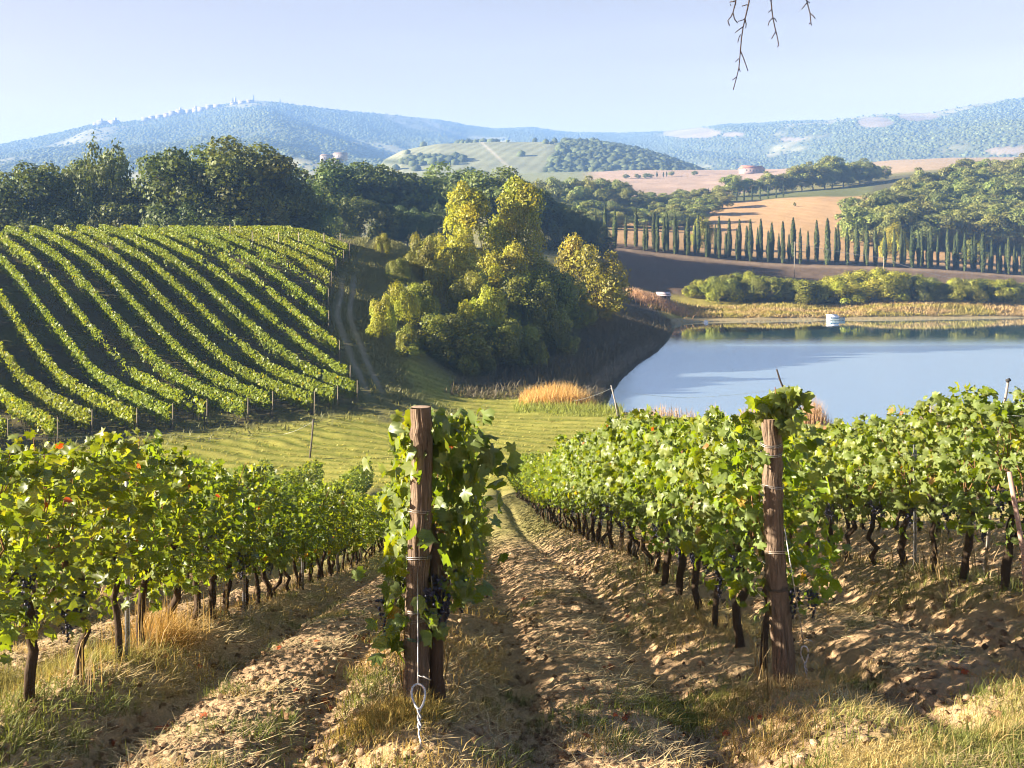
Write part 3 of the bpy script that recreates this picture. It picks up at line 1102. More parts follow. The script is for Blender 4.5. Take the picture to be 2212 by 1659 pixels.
KINDS = {'y': SH_Y, 'o': SH_O, 'd': SH_D}
for k, (u, Y, vt, wd, lab) in enumerate([(1010, 150, 408, 1.05, 'tall yellow-green poplar, left of the two rising from the shrubs'), (1122, 154, 400, 1.0, 'tall yellow-green poplar, right of the two rising from the shrubs')]):
    p = PX(u, vt, Y)
    place_tree('poplar_tree', POP, k, p[0], Y, p[2] - g1(p[0], Y), 15.6, lab, 'tree', 'poplars in the lakeside clump', 1.3 * k, wd)
p = PX(1274, 518, 168)
place_tree('orange_tree', ORG, 0, p[0], 168, p[2] - g1(p[0], 168), 8.6, 'orange tinted tree at the right end of the lakeside clump', 'tree', None, 0.4, 0.95)
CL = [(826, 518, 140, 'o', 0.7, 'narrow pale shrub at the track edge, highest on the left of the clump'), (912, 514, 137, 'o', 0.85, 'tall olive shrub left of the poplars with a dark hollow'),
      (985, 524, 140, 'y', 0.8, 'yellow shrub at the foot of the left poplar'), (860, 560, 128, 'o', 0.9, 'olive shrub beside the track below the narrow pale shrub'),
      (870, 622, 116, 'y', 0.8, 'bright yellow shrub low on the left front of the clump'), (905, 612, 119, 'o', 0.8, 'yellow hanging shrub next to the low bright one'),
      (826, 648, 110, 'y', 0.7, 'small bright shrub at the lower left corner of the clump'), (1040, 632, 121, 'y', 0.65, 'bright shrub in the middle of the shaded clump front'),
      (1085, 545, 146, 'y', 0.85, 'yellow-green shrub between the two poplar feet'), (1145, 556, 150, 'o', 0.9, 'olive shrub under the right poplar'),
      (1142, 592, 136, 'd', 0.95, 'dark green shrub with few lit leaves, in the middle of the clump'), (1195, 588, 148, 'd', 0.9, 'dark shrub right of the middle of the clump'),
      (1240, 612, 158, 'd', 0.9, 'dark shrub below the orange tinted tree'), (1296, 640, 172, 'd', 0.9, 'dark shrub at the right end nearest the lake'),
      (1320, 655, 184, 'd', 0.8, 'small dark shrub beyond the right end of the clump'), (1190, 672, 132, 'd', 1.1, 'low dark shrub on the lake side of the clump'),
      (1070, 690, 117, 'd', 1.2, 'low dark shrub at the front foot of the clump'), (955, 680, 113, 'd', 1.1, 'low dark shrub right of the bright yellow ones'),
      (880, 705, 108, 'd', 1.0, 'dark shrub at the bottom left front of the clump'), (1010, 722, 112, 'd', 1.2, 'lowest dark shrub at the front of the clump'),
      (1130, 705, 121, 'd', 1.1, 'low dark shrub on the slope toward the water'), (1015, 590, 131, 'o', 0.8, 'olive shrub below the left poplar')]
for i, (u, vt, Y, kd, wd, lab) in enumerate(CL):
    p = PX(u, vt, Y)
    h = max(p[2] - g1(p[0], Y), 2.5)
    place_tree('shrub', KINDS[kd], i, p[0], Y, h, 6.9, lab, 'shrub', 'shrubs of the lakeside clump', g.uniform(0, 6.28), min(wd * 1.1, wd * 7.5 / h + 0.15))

# hedge of bushes on the far shore
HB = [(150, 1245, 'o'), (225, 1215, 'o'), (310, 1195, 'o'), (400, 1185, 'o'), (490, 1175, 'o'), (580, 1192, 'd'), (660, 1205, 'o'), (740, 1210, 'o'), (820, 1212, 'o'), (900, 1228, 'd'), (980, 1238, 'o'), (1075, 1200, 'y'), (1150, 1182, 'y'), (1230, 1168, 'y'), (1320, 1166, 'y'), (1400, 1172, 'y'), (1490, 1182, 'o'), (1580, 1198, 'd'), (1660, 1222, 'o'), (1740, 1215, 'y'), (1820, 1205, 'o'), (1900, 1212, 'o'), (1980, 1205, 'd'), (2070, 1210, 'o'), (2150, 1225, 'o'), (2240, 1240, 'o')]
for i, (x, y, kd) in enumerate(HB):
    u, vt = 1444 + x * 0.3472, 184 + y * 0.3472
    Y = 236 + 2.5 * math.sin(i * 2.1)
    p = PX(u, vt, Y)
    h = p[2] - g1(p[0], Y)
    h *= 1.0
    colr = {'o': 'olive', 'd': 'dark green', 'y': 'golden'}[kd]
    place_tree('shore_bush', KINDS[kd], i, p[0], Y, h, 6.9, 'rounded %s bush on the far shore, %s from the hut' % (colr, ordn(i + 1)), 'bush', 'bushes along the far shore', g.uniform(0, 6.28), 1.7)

# cypresses along the road
def make_cypress(seed, H):
    g = rng(seed)
    n = 2600
    t = g.random(n) ** 0.85
    prof = lambda t: 0.072 * H * (np.sin(math.pi * np.clip(0.10 + 0.9 * t, 0, 1)) ** 0.6) * (1 - 0.35 * t) + 0.02
    a = g.uniform(0, 6.28, n)
    lump = 1 + 0.22 * np.sin(a * 2 + t * 9 + seed) + 0.18 * g.normal(size=n) * 0.6
    r = prof(t) * lump
    P = np.c_[r * np.cos(a), r * np.sin(a), 0.25 + t * H * 0.97]
    N = np.c_[np.cos(a), np.sin(a), 0.3 + 0 * a] + 0.5 * g.normal(size=(n, 3))
    tip = np.c_[0.25 * np.cos(a), 0.25 * np.sin(a), np.ones(n)] + 0.2 * g.normal(size=(n, 3))
    V, Q = cards(P, N, g.uniform(0.35, 0.7, n), g, tip, 0.45)
    T = np.repeat(np.array([0.070, 0.088, 0.030])[None] * g.uniform(0.65, 1.35, (n, 1)), 4, 0)
    b = MB()
    zz = np.linspace(0.02, 0.96, 12)
    b.tube(np.c_[0 * zz, 0 * zz, 0.25 + zz * H * 0.97], np.maximum(prof(zz) * 0.78, 0.03), 8, 0.2, g, (0.022, 0.03, 0.012))
    b.add(V, Q, T)
    tr = MB().tube([(0, 0, -0.4), (0, 0, 0.8)], [0.2, 0.16], 8, tint=BARK_T)
    return b.data('crown', M_CYP), tr.data('trunk', M_BARK, True)


CYP = [make_cypress(300 + i, 10.0) for i in range(4)]
CYL = [(1228.8 + x * 0.2222, 338 + t * 0.2222, 338 + b * 0.2222) for x, t, b in [(160, 530, 790), (260, 530, 800), (352, 480, 870), (447, 530, 870), (553, 575, 880), (652, 500, 890), (732, 665, 895), (758, 660, 898), (825, 510, 905), (860, 555, 910), (925, 590, 912), (952, 540, 915)]]
CYL += [(1444 + x * 0.3472, 184 + t * 0.3472, 184 + b * 0.3472) for x, t, b in [
    (40, 790, 1030), (55, 850, 1030), (105, 880, 1035), (120, 810, 1035), (165, 860, 1045), (185, 805, 1045), (237, 870, 1050), (252, 900, 1050), (292, 870, 1055), (315, 820, 1058), (357, 920, 1060), (378, 835, 1065), (425, 895, 1070), (442, 840, 1075), (487, 880, 1078), (510, 840, 1080), (555, 890, 1080), (575, 835, 1083), (621, 910, 1083), (643, 860, 1088), (687, 925, 1085), (712, 850, 1093), (750, 930, 1085), (776, 830, 1098), (820, 895, 1088), (868, 910, 1092), (922, 845, 1100), (990, 835, 1103), (1041, 890, 1100), (1055, 868, 1100), (1112, 895, 1103), (1172, 860, 1103), (1220, 960, 1105), (1234, 870, 1105), (1288, 880, 1108), (1347, 910, 1110), (1405, 900, 1115), (1450, 890, 1115), (1466, 930, 1118), (1515, 885, 1122), (1555, 900, 1128), (1577, 905, 1128), (1615, 930, 1133), (1631, 890, 1133), (1676, 940, 1138), (1737, 895, 1143), (1780, 940, 1148), (1795, 915, 1150), (1843, 925, 1155), (1888, 950, 1158), (1904, 930, 1158), (1955, 915, 1160), (1995, 1040, 1168), (2010, 960, 1168), (2048, 1010, 1172), (2065, 1000, 1172), (2098, 990, 1178), (2115, 945, 1180), (2152, 1005, 1180), (2168, 1035, 1182), (2200, 990, 1185), (2216, 1000, 1187), (2260, 960, 1190), (2310, 980, 1195)]]
for i, (u, vt, vb) in enumerate(CYL):
    Y = 299 + 3.0 * ((i * 7) % 3 - 1)
    x = (u - U0) / F * Y
    z = g1(x, Y)
    h = PX(u, vt, Y)[2] - z
    cm, tm = CYP[i % 4]
    t = thing('cypress_tree', '%s cypress beyond the lake, %s in line from the dark wood' % ('tall slender' if h > 10 else 'short slender', ordn(i + 1)), 'cypress', (x, Y, z), i * 1.7, (h / 10.0 * (0.68 + 0.07 * (i % 4)), h / 10.0 * (0.68 + 0.07 * (i % 4)), h / 9.9), 'cypresses along the road beyond the lake')
    link('crown', cm, t)
    link('trunk', tm, t)

# mid-distance trees
MID = [make_oak(400 + i, 12, 0.47, 40, 6500, 0.52, (0.175, 0.195, 0.046), 0.04, (0.10, 0.18), 0.2) for i in range(4)]
PLR = [make_oak(420 + i, 12, 0.36, 30, 4000, 0.5, (0.16, 0.165, 0.042), 0.16, (0.10, 0.18), 0.3, 0.2) for i in range(3)]
WOODL = [(1150, 392, 440), (1185, 382, 450), (1222, 378, 455), (1262, 380, 455), (1302, 381, 460), (1338, 388, 458), (1368, 402, 455), (1165, 408, 425), (1205, 402, 428), (1248, 402, 430), (1290, 403, 432), (1330, 410, 430), (1368, 424, 432), (1395, 440, 430), (1180, 432, 405), (1225, 428, 405), (1270, 430, 402), (1312, 434, 402), (1350, 444, 402), (1385, 456, 402), (1290, 452, 385), (1330, 456, 385), (1240, 450, 385)]
for i, (u, vt, Y) in enumerate(WOODL):
    p = PX(u, vt, Y)
    h = max(p[2] - g1(p[0], Y), 6)
    place_tree('woodland_tree', MID, i, p[0], Y, h, 12, 'sunlit round tree in the wood beyond the dark oaks, %s from left' % ordn(i + 1), 'tree', 'trees of the sunlit wood', g.uniform(0, 6.28), min(1.5, 14 / h))
k = 0
for Y in (398, 418, 440, 465, 490):
    for u in range(1385, 1585, 30):
        if u < 1400 + 0.4 * (490 - Y) * 0.5 and Y > 430:
            pass
        uu = u + g.uniform(-9, 9)
        if uu > 1490 + (Y - 398) * 1.1:
            continue
        k += 1
        x = (uu - U0) / F * Y
        h = g.uniform(5.5, 8.0)
        place_tree('thicket_tree', MID, k, x, Y + g.uniform(-5, 5), h, 12, 'low tree of the thicket between sunlit wood and stubble hill, %s of it' % ordn(k), 'tree', 'trees of the valley thicket', g.uniform(0, 6.28), 1.45)
for i, (u, vt, Y, wd, lab) in enumerate([(1496, 408, 505, 1.0, 'round tree left of the poplar avenue below the far stubble'), (1513, 474, 322, 0.85, 'round bush tree behind the cypresses at the stubble hill foot'), (1934, 492, 316, 0.9, 'yellow-green tree behind the cypresses at the wood edge'), (2103, 520, 316, 1.2, 'pale green bush tree behind the cypresses at far right'), (1717, 448, 455, 0.8, 'small lone bush in the stubble field')]):
    p = PX(u, vt, Y)
    h = max(p[2] - g1(p[0], Y), 1.8)
    place_tree('field_tree', SH_Y if i == 2 else (SH_O if i in (1, 3) else MID), i, p[0], Y, h, 6.9 if i in (1, 2, 3) else 12, lab, 'tree', None, i * 1.1, wd)
for i, (u, vt, Y, wd) in enumerate([(1552, 399, 525, 1.0), (1583, 377, 530, 1.35), (1618, 382, 532, 1.2), (1661, 370, 535, 1.0), (1690, 373, 538, 1.0), (1711, 368, 541, 0.9), (1732, 354, 545, 1.1), (1756, 349, 548, 1.1), (1781, 333, 552, 1.0), (1798, 337, 556, 1.0), (1822, 351, 560, 1.4), (1857, 342, 566, 1.5), (1881, 354, 572, 1.3), (1909, 358, 580, 1.2), (1640, 388, 560, 1.1), (1770, 360, 575, 1.2), (1840, 365, 580, 1.4)]):
    p = PX(u, vt, Y)
    h = max(p[2] - g1(p[0], Y), 6)
    place_tree('avenue_tree', MID, i, p[0], Y, h, 12, 'tall tree of the avenue above the stubble hill, %s from its low left end' % ordn(i + 1), 'tree', 'trees of the avenue above the stubble hill', g.uniform(0, 6.28), wd * 0.95)
for i, x in enumerate([250, 275, 325, 375, 425, 470, 520, 570, 620, 670, 715]):
    u, vb = 1444 + x * 0.3472, 184 + (765 - (x - 325) * 0.19) * 0.3472
    Y = 497.0
    xx = (u - U0) / F * Y
    z = g1(xx, Y)
    t = thing('young_cypress', 'short dark young cypress below the avenue, %s from the left' % ordn(i + 1), 'cypress', (xx, Y, z), i, (0.5, 0.5, 0.62), 'young cypresses below the avenue')
    link('crown', CYP[i % 4][0], t)
    link('trunk', CYP[i % 4][1], t)
k = 0
for r_, Y in enumerate([346, 352, 360, 368, 386, 405, 426, 449, 474, 500]):
    for j in range(13):
        u = 1862 + j * 40 + 18 * ((r_ % 2)) + g.uniform(-8, 8)
        if Y > 405 + (u - 1868) * 0.55 or u > 2330:
            continue
        x = (u - U0) / F * Y
        h = g.uniform(10, 14)
        place_tree('forest_tree', MID, k, x, Y + g.uniform(-4, 4), h, 12, 'round green tree in tier %d of the hillside wood, %s from its left edge' % (r_ + 1, ordn(j + 1)), 'tree', 'trees of the hillside wood on the right', g.uniform(0, 6.28), g.uniform(1.15, 1.4) * 11 / h)
        k += 1

# ------------------------------------------------------------------ hillside vineyard: every row is a thing
def hill_row(c, idx):
    s0 = 2.0 + 0.8 * math.sin(c) if c < 15.3 else float(np.interp(c, CB_C, CB_S))
    s1 = 68.0 - 0.1 * max(c, 0)
    if s1 - s0 < 3:
        return
    g = rng(500 + idx)
    s = np.arange(s0, s1, 0.25)
    X = HO[0] + s * HS[0] + c * HC[0]
    Y = HO[1] + s * HS[1] + c * HC[1]
    uu = X / Y * F + U0
    ok = uu > -170
    if ok.sum() < 8:
        return
    s = s[ok]
    s0, s1 = s.min(), s.max()
    L = s1 - s0
    n = int(L * 165)
    ss = g.uniform(s0, s1, n)
    gap = fbm(ss * 0.22, np.full(n, c * 3.1), 3, 900)
    keep = g.random(n) < smooth(0.26, 0.40, gap) * 0.9 + 0.1
    ss = ss[keep]
    n = len(ss)
    hz = 0.30 + 1.34 * np.clip(g.beta(1.5, 1.05, n), 0, 1) + 0.28 * (fbm(ss * 1.3, np.full(n, c), 3, 910) - 0.4)
    cc = c + 0.25 * np.clip(g.normal(size=n) * 0.62, -1, 1) * (1.1 - 0.35 * (hz - 0.6))
    X = HO[0] + ss * HS[0] + cc * HC[0]
    Y = HO[1] + ss * HS[1] + cc * HC[1]
    Z = ground(X, Y) + hz
    x0, y0 = HO[0] + s0 * HS[0] + c * HC[0], HO[1] + s0 * HS[1] + c * HC[1]
    z0 = g1(x0, y0)
    O = np.array([x0, y0, z0])
    P = np.c_[X, Y, Z] - O
    side = np.sign(cc - c)[:, None]
    N = np.c_[side * HC[0], side * HC[1], 0.6 + 0 * side] + 0.9 * g.normal(size=(n, 3))
    V, Q = cards(P, N, g.uniform(0.16, 0.32, n), g, None, 0.95)
    t = np.array([0.165, 0.205, 0.014])[None] * g.uniform(0.7, 1.35, (n, 1)) * np.where(g.random((n, 1)) < 0.04, np.array([[1.7, 1.2, 0.8]]), 1.0)
    return O, V, np.asarray(Q), np.repeat(t, 4, 0), s0, s1


def build_hill_rows():
    cs = np.arange(-13.25, 37.5, 2.65)
    tot = len(cs)
    for i, c in enumerate(cs):
        r = hill_row(c, i)
        if r is None:
            continue
        O, V, Q, T, s0, s1 = r
        k = i + 1 if i < 9 else tot - i
        lab = ('sunlit vine row on the hillside, %s from the lower left corner' % ordn(k)) if i < 9 else ('sunlit vine row on the hillside, %s from its top right end' % ordn(k))
        t = thing('vine_row', lab, 'vine row', O, 0, 1.0, 'vine rows on the hillside')
        link('foliage', mesh_data('foliage', V, Q, M_ROW, T), t)
        g = rng(700 + i)
        b = MB()
        for s in np.arange(s0, min(s1, s0 + 75), 1.0):
            x, y = HO[0] + s * HS[0] + c * HC[0], HO[1] + s * HS[1] + c * HC[1]
            z = g1(x, y)
            p = np.array([x, y, z]) - O
            b.tube([p, p + np.array([g.normal() * 0.05, g.normal() * 0.05, 0.85])], [0.035, 0.03], 4, tint=(0.06, 0.045, 0.03), cap=False)
        tag(b.obj('trunks', M_BARK, t), kind='stuff')
        # end post with its stay
        x, y = HO[0] + (s0 - 0.4) * HS[0] + c * HC[0], HO[1] + (s0 - 0.4) * HS[1] + c * HC[1]
        if x / y * F + U0 > -5:
            z = g1(x, y)
            b = MB().tube([(0, 0, -0.4), (0.02, 0, 0.8), (0.03, -0.02, 1.85)], [0.045, 0.04, 0.035], 7, 0.1, g, (0.22, 0.18, 0.13))
            o = b.obj('end_post', M_WOOD, None, True, (x, y, z))
            tag(o, 'weathered end post of a hillside vine row, %s from lower left' % ordn(i + 1), 'post', 'end posts of the hillside rows')
    # posts showing along the crest
    g = rng(66)
    for i, (u, v) in enumerate([(545, 500), (602, 505), (645, 512), (700, 520), (735, 532), (497, 497)]):
        Y = 133 + i * 0.8
        x = (u - U0) / F * Y
        z = g1(x, Y)
        b = MB().tube([(0, 0, -0.4), (0.02, 0, 1.0), (0.0, 0.02, 2.35)], [0.06, 0.055, 0.05], 7, 0.1, g, (0.36, 0.30, 0.22))
        tag(b.obj('crest_post', M_WOOD, None, True, (x, Y, z)), 'pale post sticking up along the vineyard crest, %s from the track side' % ordn([4, 3, 2, 1, 5, 6][i] if i < 6 else i), 'post', 'posts along the vineyard crest')


build_hill_rows()

# ------------------------------------------------------------------ the near rows of grape vines
_half = np.array([(0.0, -0.06), (0.17, -0.27), (0.37, -0.22), (0.33, -0.03), (0.52, 0.10), (0.31, 0.22), (0.30, 0.42), (0.13, 0.38), (0.0, 0.62)])
_out = np.r_[_half, (_half[1:-1] * np.array([-1, 1]))[::-1]]
LEAF_XY = np.r_[_out, [[0.0, 0.08]]]
_k = np.arange(len(_out))
LEAF_F = np.stack([np.full(len(_out), len(_out)), _k, (_k + 1) % len(_out)], -1)


def vine_leaves(P, N, tip, S, g):
    n = len(P)
    N = nrm(N)
    T = nrm(tip - (tip * N).sum(1, keepdims=True) * N)
    B = np.cross(N, T)
    m = len(LEAF_XY)
    xy = LEAF_XY[None] * (1 + 0.22 * (g.random((n, m, 2)) - 0.5))
    x, y = xy[..., 0], xy[..., 1]
    fold = g.uniform(0.15, 1.35, (n, 1))
    curl = g.uniform(0.0, 1.2, (n, 1))
    z = -fold * np.abs(x) * 0.6 - curl * np.maximum(y, 0) ** 2 + 0.10 * np.sin(x * 9 + g.uniform(0, 6, (n, 1)))
    V = P[:, None] + S[:, None, None] * (x[..., None] * B[:, None] + y[..., None] * T[:, None] + z[..., None] * N[:, None])
    Fc = LEAF_F[None] + (np.arange(n) * m)[:, None, None]
    return V.reshape(-1, 3), Fc.reshape(-1, 3)


def leaf_tints(n, hz, g):
    base = np.array([0.125, 0.172, 0.010])[None] * g.uniform(0.65, 1.35, (n, 1))
    yel = g.random(n)
    base = np.where((yel < 0.17)[:, None], np.array([[0.21, 0.235, 0.014]]) * g.uniform(0.8, 1.2, (n, 1)), base)
    low = np.clip((1.0 - hz) * 1.6, 0, 1)
    q = g.random(n)
    base = np.where((q < 0.004 + 0.018 * low)[:, None], np.array([[0.42, 0.22, 0.015]]), base)
    base = np.where((q > 0.9985 - 0.005 * low)[:, None], np.array([[0.34, 0.075, 0.015]]), base)
    return base


def vine_foliage(seed, n, lod, length=1.05, thick=0.33, top=1.82, low=0.62):
    g = rng(seed)
    y = g.uniform(-length / 2, length / 2, n)
    hz = low + (top - low) * g.beta(1.35, 1.15, n)
    lowv = low + 0.22 * np.sin(y * 5 + seed) + 0.10 * g.normal()
    hz = np.maximum(hz, lowv + 0.25 * g.random(n) ** 2)
    ns = int(n * 0.10)                           # shoots that stand up above the top wire or hang out
    sx = g.integers(0, 6, ns)
    shoot_y = g.uniform(-length / 2, length / 2, 6)
    shoot_x = g.normal(0, 0.14, 6)
    shoot_h = g.uniform(0.04, 0.24, 6)
    y[:ns] = shoot_y[sx] + g.normal(0, 0.05, ns)
    fr = g.random(ns)
    hz[:ns] = top - 0.08 + fr * shoot_h[sx]
    w = thick * np.clip(1.15 - 0.55 * np.abs((hz - 1.15) / 0.85), 0.25, 1)
    side = np.where(g.random(n) < 0.5, -1.0, 1.0)
    x = side * w * (0.25 + 0.85 * np.sqrt(g.random(n))) + 0.05 * g.normal(size=n)
    x[:ns] = shoot_x[sx] + fr * 0.10 * np.sign(shoot_x[sx]) + g.normal(0, 0.05, ns)
    P = np.c_[x, y, hz]
    N = np.c_[side * 0.75, 0 * x, np.full(n, 0.42)] + 0.75 * g.normal(size=(n, 3))
    tip = np.c_[0.35 * side, 0 * x, np.full(n, -1.0)] + 0.55 * g.normal(size=(n, 3))
    S = 0.055 + 0.095 * g.random(n) ** 1.3
    T = leaf_tints(n, hz, g)
    if lod == 0:
        V, Fc = vine_leaves(P, N, tip, S, g)
        return mesh_data('foliage', V, Fc, M_VINE, np.repeat(T, len(LEAF_XY), 0))
    V, Q = cards(P, N, S * 1.05, g, tip, 0.95, 0.22)
    return mesh_data('foliage', V, Q, M_VINE, np.repeat(T, 4, 0))


def vine_trunk(seed):
    g = rng(seed)
    b = MB()
    m = 9
    t = np.linspace(0, 1, m)
    P = np.c_[0.014 * np.sin(t * 5 + g.uniform(0, 6)) + 0.03 * g.normal(size=m), 0.025 * np.sin(t * 4 + g.uniform(0, 6)) + 0.02 * g.normal(size=m), -0.15 + t * 0.98]
    b.tube(P, np.linspace(0.035, 0.027, m) * g.uniform(0.85, 1.2), 9, 0.35, g, (0.062, 0.043, 0.028), ridge=0.35, rseed=seed)
    top = P[-1]
    for sg in (-1, 1):
        q = np.array([top, top + [0.02, sg * 0.2, 0.07], top + [0.0, sg * 0.42, 0.05]])
        b.tube(q, [0.028, 0.02, 0.013], 6, 0.3, g, (0.065, 0.045, 0.03))
    for i in range(7):                            # canes
        y0 = g.uniform(-0.42, 0.42)
        p = np.array([0, y0, 0.88])
        e = p + [g.normal() * 0.12, g.normal() * 0.12, g.uniform(0.4, 0.78)]
        b.tube(limb_path(p, e, g, 5, 0.05), np.linspace(0.007, 0.003, 5), 4, tint=(0.20, 0.11, 0.05), cap=False)
    return b.data('trunk', M_BARK, True)


def grape_cluster(seed):
    g = rng(seed)
    V0_, F0_ = ICO1
    b = MB()
    L = g.uniform(0.15, 0.21)
    pts = []
    for t in np.linspace(0, 1, 12):
        r = 0.048 * (1 - t) ** 0.7 + 0.006
        for k in range(max(1, int(7 * (1 - t) + 1))):
            a = g.uniform(0, 6.28)
            q = r * math.sqrt(g.random())
            pts.append((q * math.cos(a), q * math.sin(a), -0.02 - t * L))
    for p in pts:
        rr = g.uniform(0.0085, 0.0115)
        c = np.array([0.018, 0.017, 0.038]) * g.uniform(0.5, 1.6)
        b.add(V0_ * rr + np.array(p), F0_, c)
    b.tube([(0, 0, 0.05), (0.004, 0, 0), (0, 0, -L * 0.7)], [0.003, 0.003, 0.002], 5, tint=(0.10, 0.09, 0.03))
    return b.data('grape_cluster', M_GRAPE, True)


FOL0 = [vine_foliage(800 + i, 480, 0, low=0.46 + 0.06 * (i % 3), top=1.76 + 0.03 * (i % 4)) for i in range(9)]
FOL1 = [vine_foliage(830 + i, 430, 1, low=0.52, top=1.78 + 0.03 * (i % 3)) for i in range(6)]
TRK = [vine_trunk(860 + i) for i in range(12)]
GRP = [grape_cluster(880 + i) for i in range(4)]


def rowx(k, Y):
    return 1.92 + ROW_SP * k - 0.0353 * (Y - 8)


ROWS = [(-5, 43, 57.5), (-4, 41, 57.5), (-3, 12.0, 57.5), (-2, 6.5, 57.5), (-1, 7.62, 57.5), (0, 8.4, 57.5), (1, 9.9, 30), (2, 12.5, 26)]
RLAB = {-5: 'in the outermost short row at the slope foot, %s of it', -4: 'in the inner short row at the slope foot, %s of it',
        -3: 'in the hidden row beyond the left row, %s of it', -2: 'in the left row, %s from its near end',
        -1: 'in the centre row, %s behind the thick bark post', 0: 'in the right post row, %s behind that post',
        1: 'in the right edge row, %s from its near end', 2: 'half hidden behind the right edge row, %s of it'}
g = rng(9)
RYAW = math.atan(0.0353)
for k, ya, yb in ROWS:
    Y, i = ya, 0
    while Y < yb:
        x = rowx(k, Y)
        z = g1(x, Y)
        near = Y < 24
        i += 1
        t = thing('grape_vine', 'green grape vine ' + RLAB[k] % ordn(i), 'grape vine', (x, Y, z), RYAW + (math.pi if g.random() < 0.5 else 0), 1.0, 'grape vines of the near rows')
        hs = g.uniform(0.94, 1.05) * {-2: 0.89, -3: 0.90, 1: 0.92}.get(k, 1.0)
        f = link('foliage', (FOL0 if near else FOL1)[int(g.integers(0, 9 if near else 6))], t)
        f.scale = (g.uniform(0.85, 1.15) * (0.74 if k == -1 and i < 4 else 1), 1, hs)
        if k == -1 and i < 4:
            f.location = (0.07 * math.cos(t.rotation_euler.z), 0, 0)
        tk = link('trunk', TRK[int(g.integers(0, 12))], t)
        tk.scale = (1 if g.random() < 0.5 else -1, 1 if g.random() < 0.5 else -1, g.uniform(0.92, 1.06))
        if near or (k in (-2, 0) and Y < 30):
            for q in range(int(g.integers(2, 5))):
                sd = -1 if g.random() < 0.5 else 1
                link('grape_cluster', GRP[int(g.integers(0, 4))], t, (sd * g.uniform(0.08, 0.26), g.uniform(-0.42, 0.42), g.uniform(0.62, 0.92)), g.uniform(0, 6.28), g.uniform(0.9, 1.25))
        Y += 0.84 if near else 1.0

# metal stakes between the vines
for k, ys in {-2: [9.0, 13.6, 18.3, 23, 28], -1: [12.5, 18], 0: [12.3, 15.8, 20, 24.5, 29], 1: [12.2, 15.2, 18.5], -3: [15, 20]}.items():
    for i, Y in enumerate(ys):
        x = rowx(k, Y) + (0.06 if k >= 0 else 0.10)
        z = g1(x, Y)
        b = MB()
        b.box((0, 0, 0.6), (0.035, 0.006, 1.9), 0.3, (0.42, 0.42, 0.42))
        b.box((0.017, 0.012, 0.6), (0.006, 0.03, 1.9), 0.3, (0.42, 0.42, 0.42))
        row = {-2: 'left row', -1: 'centre row', 0: 'right post row', 1: 'right edge row', -3: 'hidden row beyond the left row'}[k]
        tag(b.obj('metal_stake', M_METAL, None, False, (x, Y, z)), 'thin metal stake in the %s, %s from the near end' % (row, ordn(i + 1)), 'stake', 'metal stakes in the near rows')

# trellis wires of the four near rows
for k, ya, yb in [(-2, 6.2, 30), (-1, 7.2, 30), (0, 8.0, 30), (1, 9.7, 26)]:
    ys = np.arange(ya, yb, 1.0)
    t = thing('trellis_wire', 'thin trellis wires strung through the vines of the %s' % {-2: 'left row', -1: 'centre row', 0: 'row behind the right post', 1: 'right edge row'}[k], 'wire', (rowx(k, ya), ya, g1(rowx(k, ya), ya)), 0, 1.0, 'trellis wires')
    O = np.array(t.location)
    for hgt in (0.85, 1.25, 1.65):
        P = np.array([[rowx(k, y) - O[0], y - O[1], g1(rowx(k, y), y) + hgt - O[2]] for y in ys])
        P[:, 2] = np.convolve(np.pad(P[:, 2], 2, mode='edge'), np.ones(5) / 5, 'valid')
        MB().tube(P, 0.0022, 4, tint=(0.35, 0.35, 0.34), cap=False).obj('wire', M_METAL, t)

# ------------------------------------------------------------------ posts and anchors
def big_post(name, label, base, top, r0, r1, seed, ties):
    g = rng(seed)
    base, top = np.array(base), np.array(top)
    t = thing(name, label, 'post', base)
    d = top - base
    m = 40
    tt = np.linspace(-0.12, 1, m)[:, None]
    P = d * tt
    P[:, 0] += 0.012 * np.sin(tt[:, 0] * 6 + seed) + 0.004 * g.normal(size=m)
    b = MB()
    b.tube(P, np.linspace(r0, r1, m) * (1 + 0.03 * np.sin(np.linspace(0, 9, m))), 40, 0.05, g, (0.19, 0.135, 0.092), ridge=0.22, rseed=seed, cap=False)
    b.obj('bark', M_POST, t, True)
    e = MB()
    n = 18
    a = np.arange(n) / n * 6.2832
    V = np.r_[np.c_[np.cos(a) * r1 * 0.98, np.sin(a) * r1 * 0.98, 0 * a] + P[-1] + [0, 0, 0.004], [P[-1] + [0, 0, 0.008]]]
    e.add(V, np.stack([np.arange(n), (np.arange(n) + 1) % n, np.full(n, n)], -1), (0.40, 0.29, 0.20))
    e.obj('cut_top', M_WOOD, t)
    for h, col in ties:
        c = d * h
        rr = r0 + (r1 - r0) * h + 0.010
        q = np.linspace(0, 6.2832 * 1.0, 25)
        R = np.c_[np.cos(q) * rr, np.sin(q) * rr, 0.006 * np.sin(q * 2 + h * 9)] + c
        tb = MB()
        tb.tube(R, 0.003, 5, tint=col, cap=False)
        tb.tube(R + [0, 0, 0.012], 0.003, 5, tint=col, cap=False)
        tb.obj('wire_tie', M_METAL, t)
    return t


